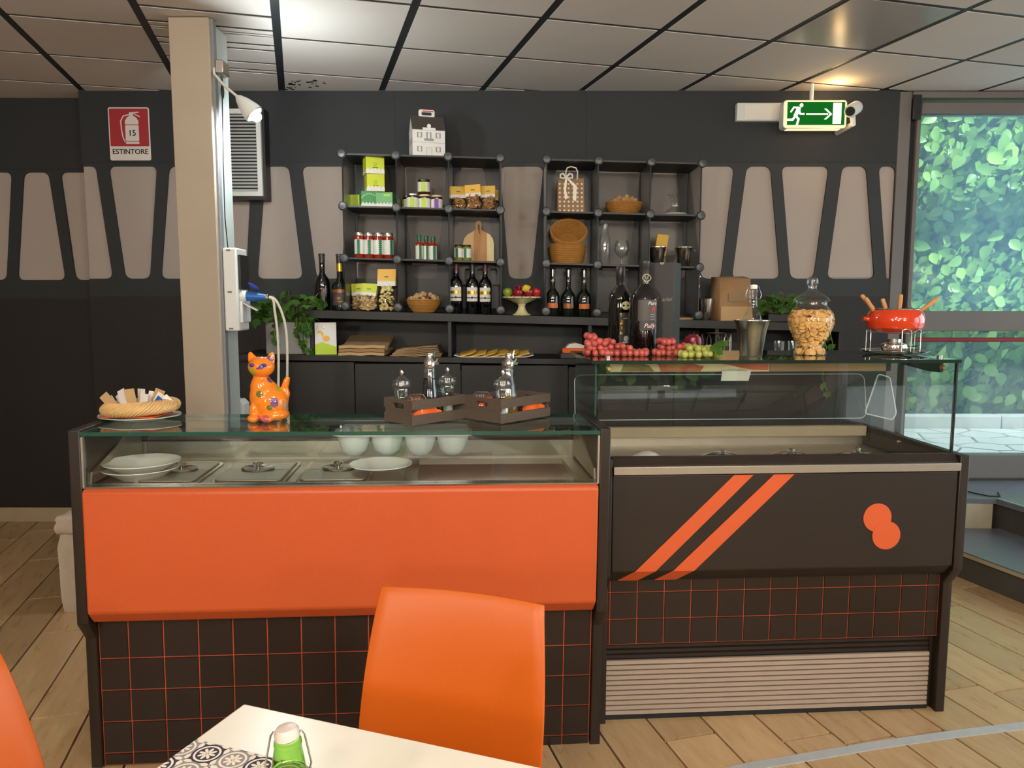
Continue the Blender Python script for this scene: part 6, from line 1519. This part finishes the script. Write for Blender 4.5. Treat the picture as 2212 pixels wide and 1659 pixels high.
cbp = [Vector((PX1 + .014, 3.80, pa.z - .05)), Vector((PX1 + .016, 3.81, 2.55)), Vector((PX1 + .015, 3.80, 2.35)), Vector((PX1 + .014, 3.79, 2.15)), Vector((PX1 + .008, 3.8, 1.9)), Vector((PX1 + .006, 3.83, 1.75))]
lc = thing('lamp_cable', 'thin black cable with a switch hanging down the pillar side', 'cable', loc=(0, 0, 0))
MB().tube(cbp, .003, 6).build('wire', 'dark_rubber', lc); MB().ball(tuple(cbp[1] + Vector((0, 0, -.06))), (.008, .011, .035), 12, 8).build('switch', 'black_plastic', lc)
# electrical box
zb0, zb1 = zw(714, 3.8), zw(537, 3.8)
eb = thing('socket_box', 'tall white electrical socket box fixed to the pillar side', 'electrical box', loc=(PX1 + .013, 3.79, zb0))
H = zb1 - zb0
MB().box(0, .068, -.06, .09, 0, H).build('housing', 'white_plastic', eb, bev=.008)
MB().box(.0682, .08, -.045, .075, H * .5, H * .92).build('window_flap', 'black_plastic', eb, bev=.003)
MB().box(.0682, .082, -.045, .075, H * .1, H * .36).build('socket_body', 'white_plastic', eb, bev=.004)
MB().box(0, .06, -.002, .002, 0, .04).build('open_flap', 'white_plastic', eb, M=T(.083, -.02, H * .33) @ R(.5, 'Y') @ Matrix.Diagonal((1.2, 8, .15, 1)))
MB().lathe([(0, 0), (.028, 0), (.028, .022), (.025, .028), (0, .028)], 20).build('socket_collar', 'white_plastic', eb, M=T(.0685, -.015, H * .42) @ R(PI / 2, 'Y'))
for z in (H - .012, H * .47, .012): MB().box(.02, .04, -.0615, -.0601, z - .004, z + .004).build('screw_slot', 'grey_frame', eb)
pl_ = thing('blue_plug', 'blue industrial plug with open cap pushed into the socket box', 'plug', loc=Vector((PX1 + .013 + .0975, 3.775, zb0 + H * .42)))
MB().lathe([(0, 0), (.024, 0), (.024, .03), (.019, .06), (.015, .09), (.012, .1), (0, .1)], 18).build('body', 'cee_blue', pl_, M=R(PI / 2 + .05, 'Y'))
MB().lathe([(0, 0), (.03, 0), (.03, .006), (.024, .009), (0, .009)], 18).build('cap', 'cee_blue_dark', pl_, M=T(.03, 0, .045) @ R(.62, 'Y'))
MB().lathe([(.0122, .092), (.016, .093), (.016, .103), (.0122, .104)], 14).build('collar', 'steel', pl_, M=R(PI / 2 + .05, 'Y'))
e0_ = pl_.location + Vector((.105, 0, -.006))
for k, (dx, fx, lab) in enumerate(((.0, .035, 'grey-white cable hanging from the blue plug, nearer the pillar'), (.0, .075, 'grey-white cable hanging from the blue plug, farther from the pillar'))):
    pts = [e0_ + Vector((0, .004 * k, .004 * k)), e0_ + Vector((.02 + .01 * k, .004 * k, -.012)), e0_ + Vector((fx * .75, .01 * k, -.07)), e0_ + Vector((fx, .01 * k, -.16)), e0_ + Vector((fx + .002, .01 * k, -.3)), e0_ + Vector((fx - .01, .01 * k, -.6)), e0_ + Vector((fx - .02, .01 * k, -1.0)), Vector((e0_.x + fx - .03, e0_.y + .01 * k, .006))]
    fine = []
    for i in range(len(pts) - 1):
        a, b, c, d = pts[max(i - 1, 0)], pts[i], pts[i + 1], pts[min(i + 2, len(pts) - 1)]
        for s in range(4):
            t_ = s / 4; fine.append(.5 * ((2 * b) + (c - a) * t_ + (2 * a - 5 * b + 4 * c - d) * t_ ** 2 + (3 * b - a - 3 * c + d) * t_ ** 3))
    fine.append(pts[-1]); tag(MB().tube(fine, .0062, 8).build('power_cable', 'cable', loc=(0, 0, 0)), lab, 'cable')
# white louvred heater behind the counter
p = hit(508, 864, 4.2, 1)
ht = thing('panel_heater', 'small white louvred heater standing on the floor behind the pillar', 'heater', loc=(p.x, 4.2, 0))
hz_ = p.z
MB().prism([(-.13, 0), (.045, 0), (.045, hz_ - .025), (.02, hz_), (-.13, hz_)], 0, .1, 'xz').build('cabinet', 'white_plastic', ht, bev=.004)
for k in range(9): MB().box(-.1, .02, -.002, .002, hz_ - .06 - k * .032, hz_ - .046 - k * .032).build('slot', 'dark_rubber', ht)
# rough stone pedestal behind the left end
p = hit(138, 1326, 0); 
sp_ = thing('stone_post', 'short rough whitish stone post standing behind the orange counter', 'post', loc=(p.x + .075, p.y + .12, 0), rz=.05)
rnd = random.Random(17)
def rough(w, d, z0, z1):
    mb = MB(); n = 6; lev = 7; vs = []; fs = []; ring = []
    for i in range(n): ring.append((-w + 2 * w * i / n, -d))
    for i in range(n): ring.append((w, -d + 2 * d * i / n))
    for i in range(n): ring.append((w - 2 * w * i / n, d))
    for i in range(n): ring.append((-w, d - 2 * d * i / n))
    m_ = len(ring)
    for l in range(lev):
        z = z0 + (z1 - z0) * l / (lev - 1); e = .93 if l in (0, lev - 1) else 1
        for a, b in ring: vs.append((a * e + rnd.uniform(-.006, .006), b * e + rnd.uniform(-.006, .006), z))
    for l in range(lev - 1):
        for i in range(m_): fs.append((l * m_ + i, l * m_ + (i + 1) % m_, (l + 1) * m_ + (i + 1) % m_, (l + 1) * m_ + i))
    fs += [tuple(range(m_ - 1, -1, -1)), tuple((lev - 1) * m_ + i for i in range(m_))]
    return mb.add(vs, fs)
rough(.1, .1, 0, .385).build('stone_block', 'stoneware', sp_, sharp=1.2); rough(.103, .103, .3855, .475).build('capstone', 'stoneware', sp_, sharp=1.2)
# ---------------------------------------------------------------- foreground table, chairs, bottle
tc_ = hit(527, 1519, .75); te = hit(1180, 1659, .75)
ua_ = (te - tc_).normalized(); TA = math.atan2(ua_.y, ua_.x)
tbl = thing('dining_table', 'square white table with patterned runner in front of the orange counter', 'table', loc=(tc_.x, tc_.y, 0), rz=TA)
TL, TD = .85, .85
MB().box(0, TL, -TD, 0, .722, .75).build('tabletop', 'table_top', tbl, bev=.004)
for x in (.06, TL - .1):
    for y in (-TD + .06, -.1): MB().box(x, x + .04, y, y + .04, 0, .7215).build('leg', 'alu', tbl, bev=.003)
# runner
m, nt, out = newmat('runner_print'); bs = nd(nt, 'BsdfPrincipled'); nt.links.new(bs.outputs[0], out.inputs[0]); bs.inputs['Roughness'].default_value = .6
sp3 = nd(nt, 'SeparateXYZ'); nt.links.new(nd(nt, 'TexCoord').outputs['Object'], sp3.inputs[0])
CS = .052
def cell(o, sh): return mth(nt, 'SUBTRACT', mth(nt, 'FRACT', mth(nt, 'ADD', mth(nt, 'DIVIDE', o, CS), 20 + sh)), .5)
def polar(sh):
    a, b = cell(sp3.outputs[0], sh), cell(sp3.outputs[1], sh)
    r = mth(nt, 'SQRT', mth(nt, 'ADD', mth(nt, 'MULTIPLY', a, a), mth(nt, 'MULTIPLY', b, b))); return r, mth(nt, 'ARCTAN2', b, a)
def band(r, lo, hi): return mth(nt, 'MULTIPLY', mth(nt, 'GREATER_THAN', r, lo), mth(nt, 'LESS_THAN', r, hi))
r, th = polar(.5); r2, th2 = polar(0)
ck = mth(nt, 'MODULO', mth(nt, 'ADD', mth(nt, 'FLOOR', mth(nt, 'ADD', mth(nt, 'DIVIDE', sp3.outputs[0], CS), 20.5)), mth(nt, 'FLOOR', mth(nt, 'ADD', mth(nt, 'DIVIDE', sp3.outputs[1], CS), 20.5))), 2)
ivory, navy, grey = lin('#e9dfcd'), lin('#332d45'), lin('#8f8a8f')
dkc = mixc(nt, ck, navy, grey)
c = mixc(nt, band(r, .0, .51), ivory, dkc)
lobe = mth(nt, 'MULTIPLY', mth(nt, 'POWER', mth(nt, 'ABSOLUTE', mth(nt, 'SINE', mth(nt, 'MULTIPLY', th2, 2))), .5), .47)
c = mixc(nt, mth(nt, 'MULTIPLY', mth(nt, 'LESS_THAN', r2, lobe), mth(nt, 'GREATER_THAN', r, .47)), c, dkc)
star = mth(nt, 'MULTIPLY', mth(nt, 'ABSOLUTE', mth(nt, 'COSINE', mth(nt, 'MULTIPLY', th2, 2))), .3)
c = mixc(nt, mth(nt, 'LESS_THAN', r2, star), c, ivory)
c = mixc(nt, mth(nt, 'LESS_THAN', r2, .07), c, grey)
c = mixc(nt, band(r, .36, .43), c, ivory)
petal = mth(nt, 'MULTIPLY', mth(nt, 'POWER', mth(nt, 'ABSOLUTE', mth(nt, 'COSINE', mth(nt, 'MULTIPLY', th, 4))), .6), .3)
c = mixc(nt, mth(nt, 'LESS_THAN', r, petal), c, ivory); c = mixc(nt, band(r, .035, .06), c, grey)
nt.links.new(c, bs.inputs['Base Color'])
tm = tbl.matrix_basis; TI = (T(tc_.x, tc_.y, 0) @ R(TA)).inverted()
ry = (TI @ hit(560, 1630, .7508)).y
rl = MB().box(.004, TL - .004, ry - .34, ry, .7503, .7512).build('table_runner', 'runner_print', M=T(tc_.x, tc_.y, 0) @ R(TA)); tag(rl, 'black, grey and ivory tile-patterned runner lying across the white table', 'table runner')
p = hit(621, 1580, .91); 
gbt = thing('green_bottle', 'green glass swing-top bottle with white stopper on the patterned runner', 'bottle', loc=(p.x, p.y, .7517), rz=.15)
MB().lathe([(0, 0), (.034, 0), (.037, .004), (.037, .06), (.034, .075), (.0235, .105), (.0205, .125), (.0185, .139), (.0195, .142), (.0185, .146), (.015, .147)], 32).build('body', 'green_glass', gbt)
for k in range(3): MB().tube([(.012 * math.cos(a) - .01 + .012 * k, -.026 - .0, .098 + .014 * math.sin(a) - .01 * k) for a in [2 * PI * i / 18 for i in range(18)]], .0012, 5, closed=True).build('relief', 'green_glass', gbt)
MB().lathe([(0, 0), (.014, 0), (.0172, .003), (.017, .012), (.0135, .017), (.005, .0185), (0, .0185)], 24).build('stopper', 'stopper_grey', gbt, M=T(0, 0, .1475) @ R(-.12, 'Y'))
for s in (-1, 1): MB().tube([(s * .016, 0, .157), (s * .019, 0, .159), (s * .0225, 0, .154), (s * .031, -.002, .112), (s * .028, -.002, .1), (s * .0245, 0, .098)], .0014, 8).build('bail_wire', 'wire_metal', gbt)
MB().tube([(.0245 * math.cos(2 * PI * k / 24), .0245 * math.sin(2 * PI * k / 24), .1) for k in range(24)], .0014, 6, closed=True).build('neck_wire', 'wire_metal', gbt)
# chairs: moulded shell on four steel legs; local origin on the floor, sitter faces -Y
def make_chair(label, loc, rz):
    t = thing('shell_chair', label, 'chair', loc=loc, rz=rz, group='orange shell chairs')
    def surf(name, rows):
        mb = MB(); n = 14; vs = []; fs = []
        for (y, z, hw_, sag, ed, tz) in rows:
            for i in range(n + 1):
                a = -1 + 2 * i / n; vs.append((a * hw_, y + sag * a * a, z + tz * a * a))
        for k in range(len(rows) - 1):
            for i in range(n): q = k * (n + 1) + i; fs.append((q, q + 1, q + n + 2, q + n + 1))
        o = mb.add(vs, fs).build(name, 'orange_chair', t); s = o.modifiers.new('s', 'SOLIDIFY'); s.thickness = .007; s.offset = 0
        sd = o.modifiers.new('b', 'BEVEL'); sd.width = .0025; sd.segments = 2; sd.limit_method = 'ANGLE'; return o
    back = []
    for k in range(13):
        f = k / 12; z = .862 - .36 * f; hw_ = .190 + .022 * math.sin(min(1, f * 1.15) * PI / 2) - .006 * f * f
        back.append((.0 - .085 * f ** .8, z, hw_, -.03 * (.35 + .65 * f), 0, -.006 * (1 - f)))
    surf('backrest', back)
    seat = []
    for k in range(13):
        f = k / 12; y = -.088 - .02 * min(1, f * 3) - .37 * f; z = .4985 - .05 * math.sin(min(1, f * 2.2) * PI / 2) + .006 * f - (.03 * max(0, f - .85) / .15)
        seat.append((y, z, .206 + .012 * f, -.01 * (1 - f), 0, .012))
    surf('seat', seat)
    for sx in (-1, 1):
        MB().tube([(sx * .15, -.42, .43), (sx * .19, -.45, .25), (sx * .21, -.47, .0)], .011, 12).build('leg', 'alu', t)
        MB().tube([(sx * .15, -.14, .43), (sx * .19, -.08, .25), (sx * .21, -.03, .0)], .011, 12).build('leg', 'alu', t)
    MB().tube([(-.15, -.42, .428), (.15, -.42, .428)], .009, 8).tube([(-.15, -.14, .428), (.15, -.14, .428)], .009, 8).build('under_frame', 'alu', t)
    return t
cl_, cr_ = hit(815, 1277, .852), hit(1190, 1320, .852)
ca = math.atan2((cr_ - cl_).y, (cr_ - cl_).x); cm = (cl_ + cr_) / 2
ch = make_chair('orange moulded shell chair pushed up to the far side of the white table', (cm.x, cm.y + .03, 0), ca)
q = hit(-8, 1413, .852); a2 = math.radians(70)
dup(ch, 'orange moulded shell chair turned sideways, left of the white table', (q.x - .19 * math.cos(a2), q.y - .19 * math.sin(a2), 0), a2)
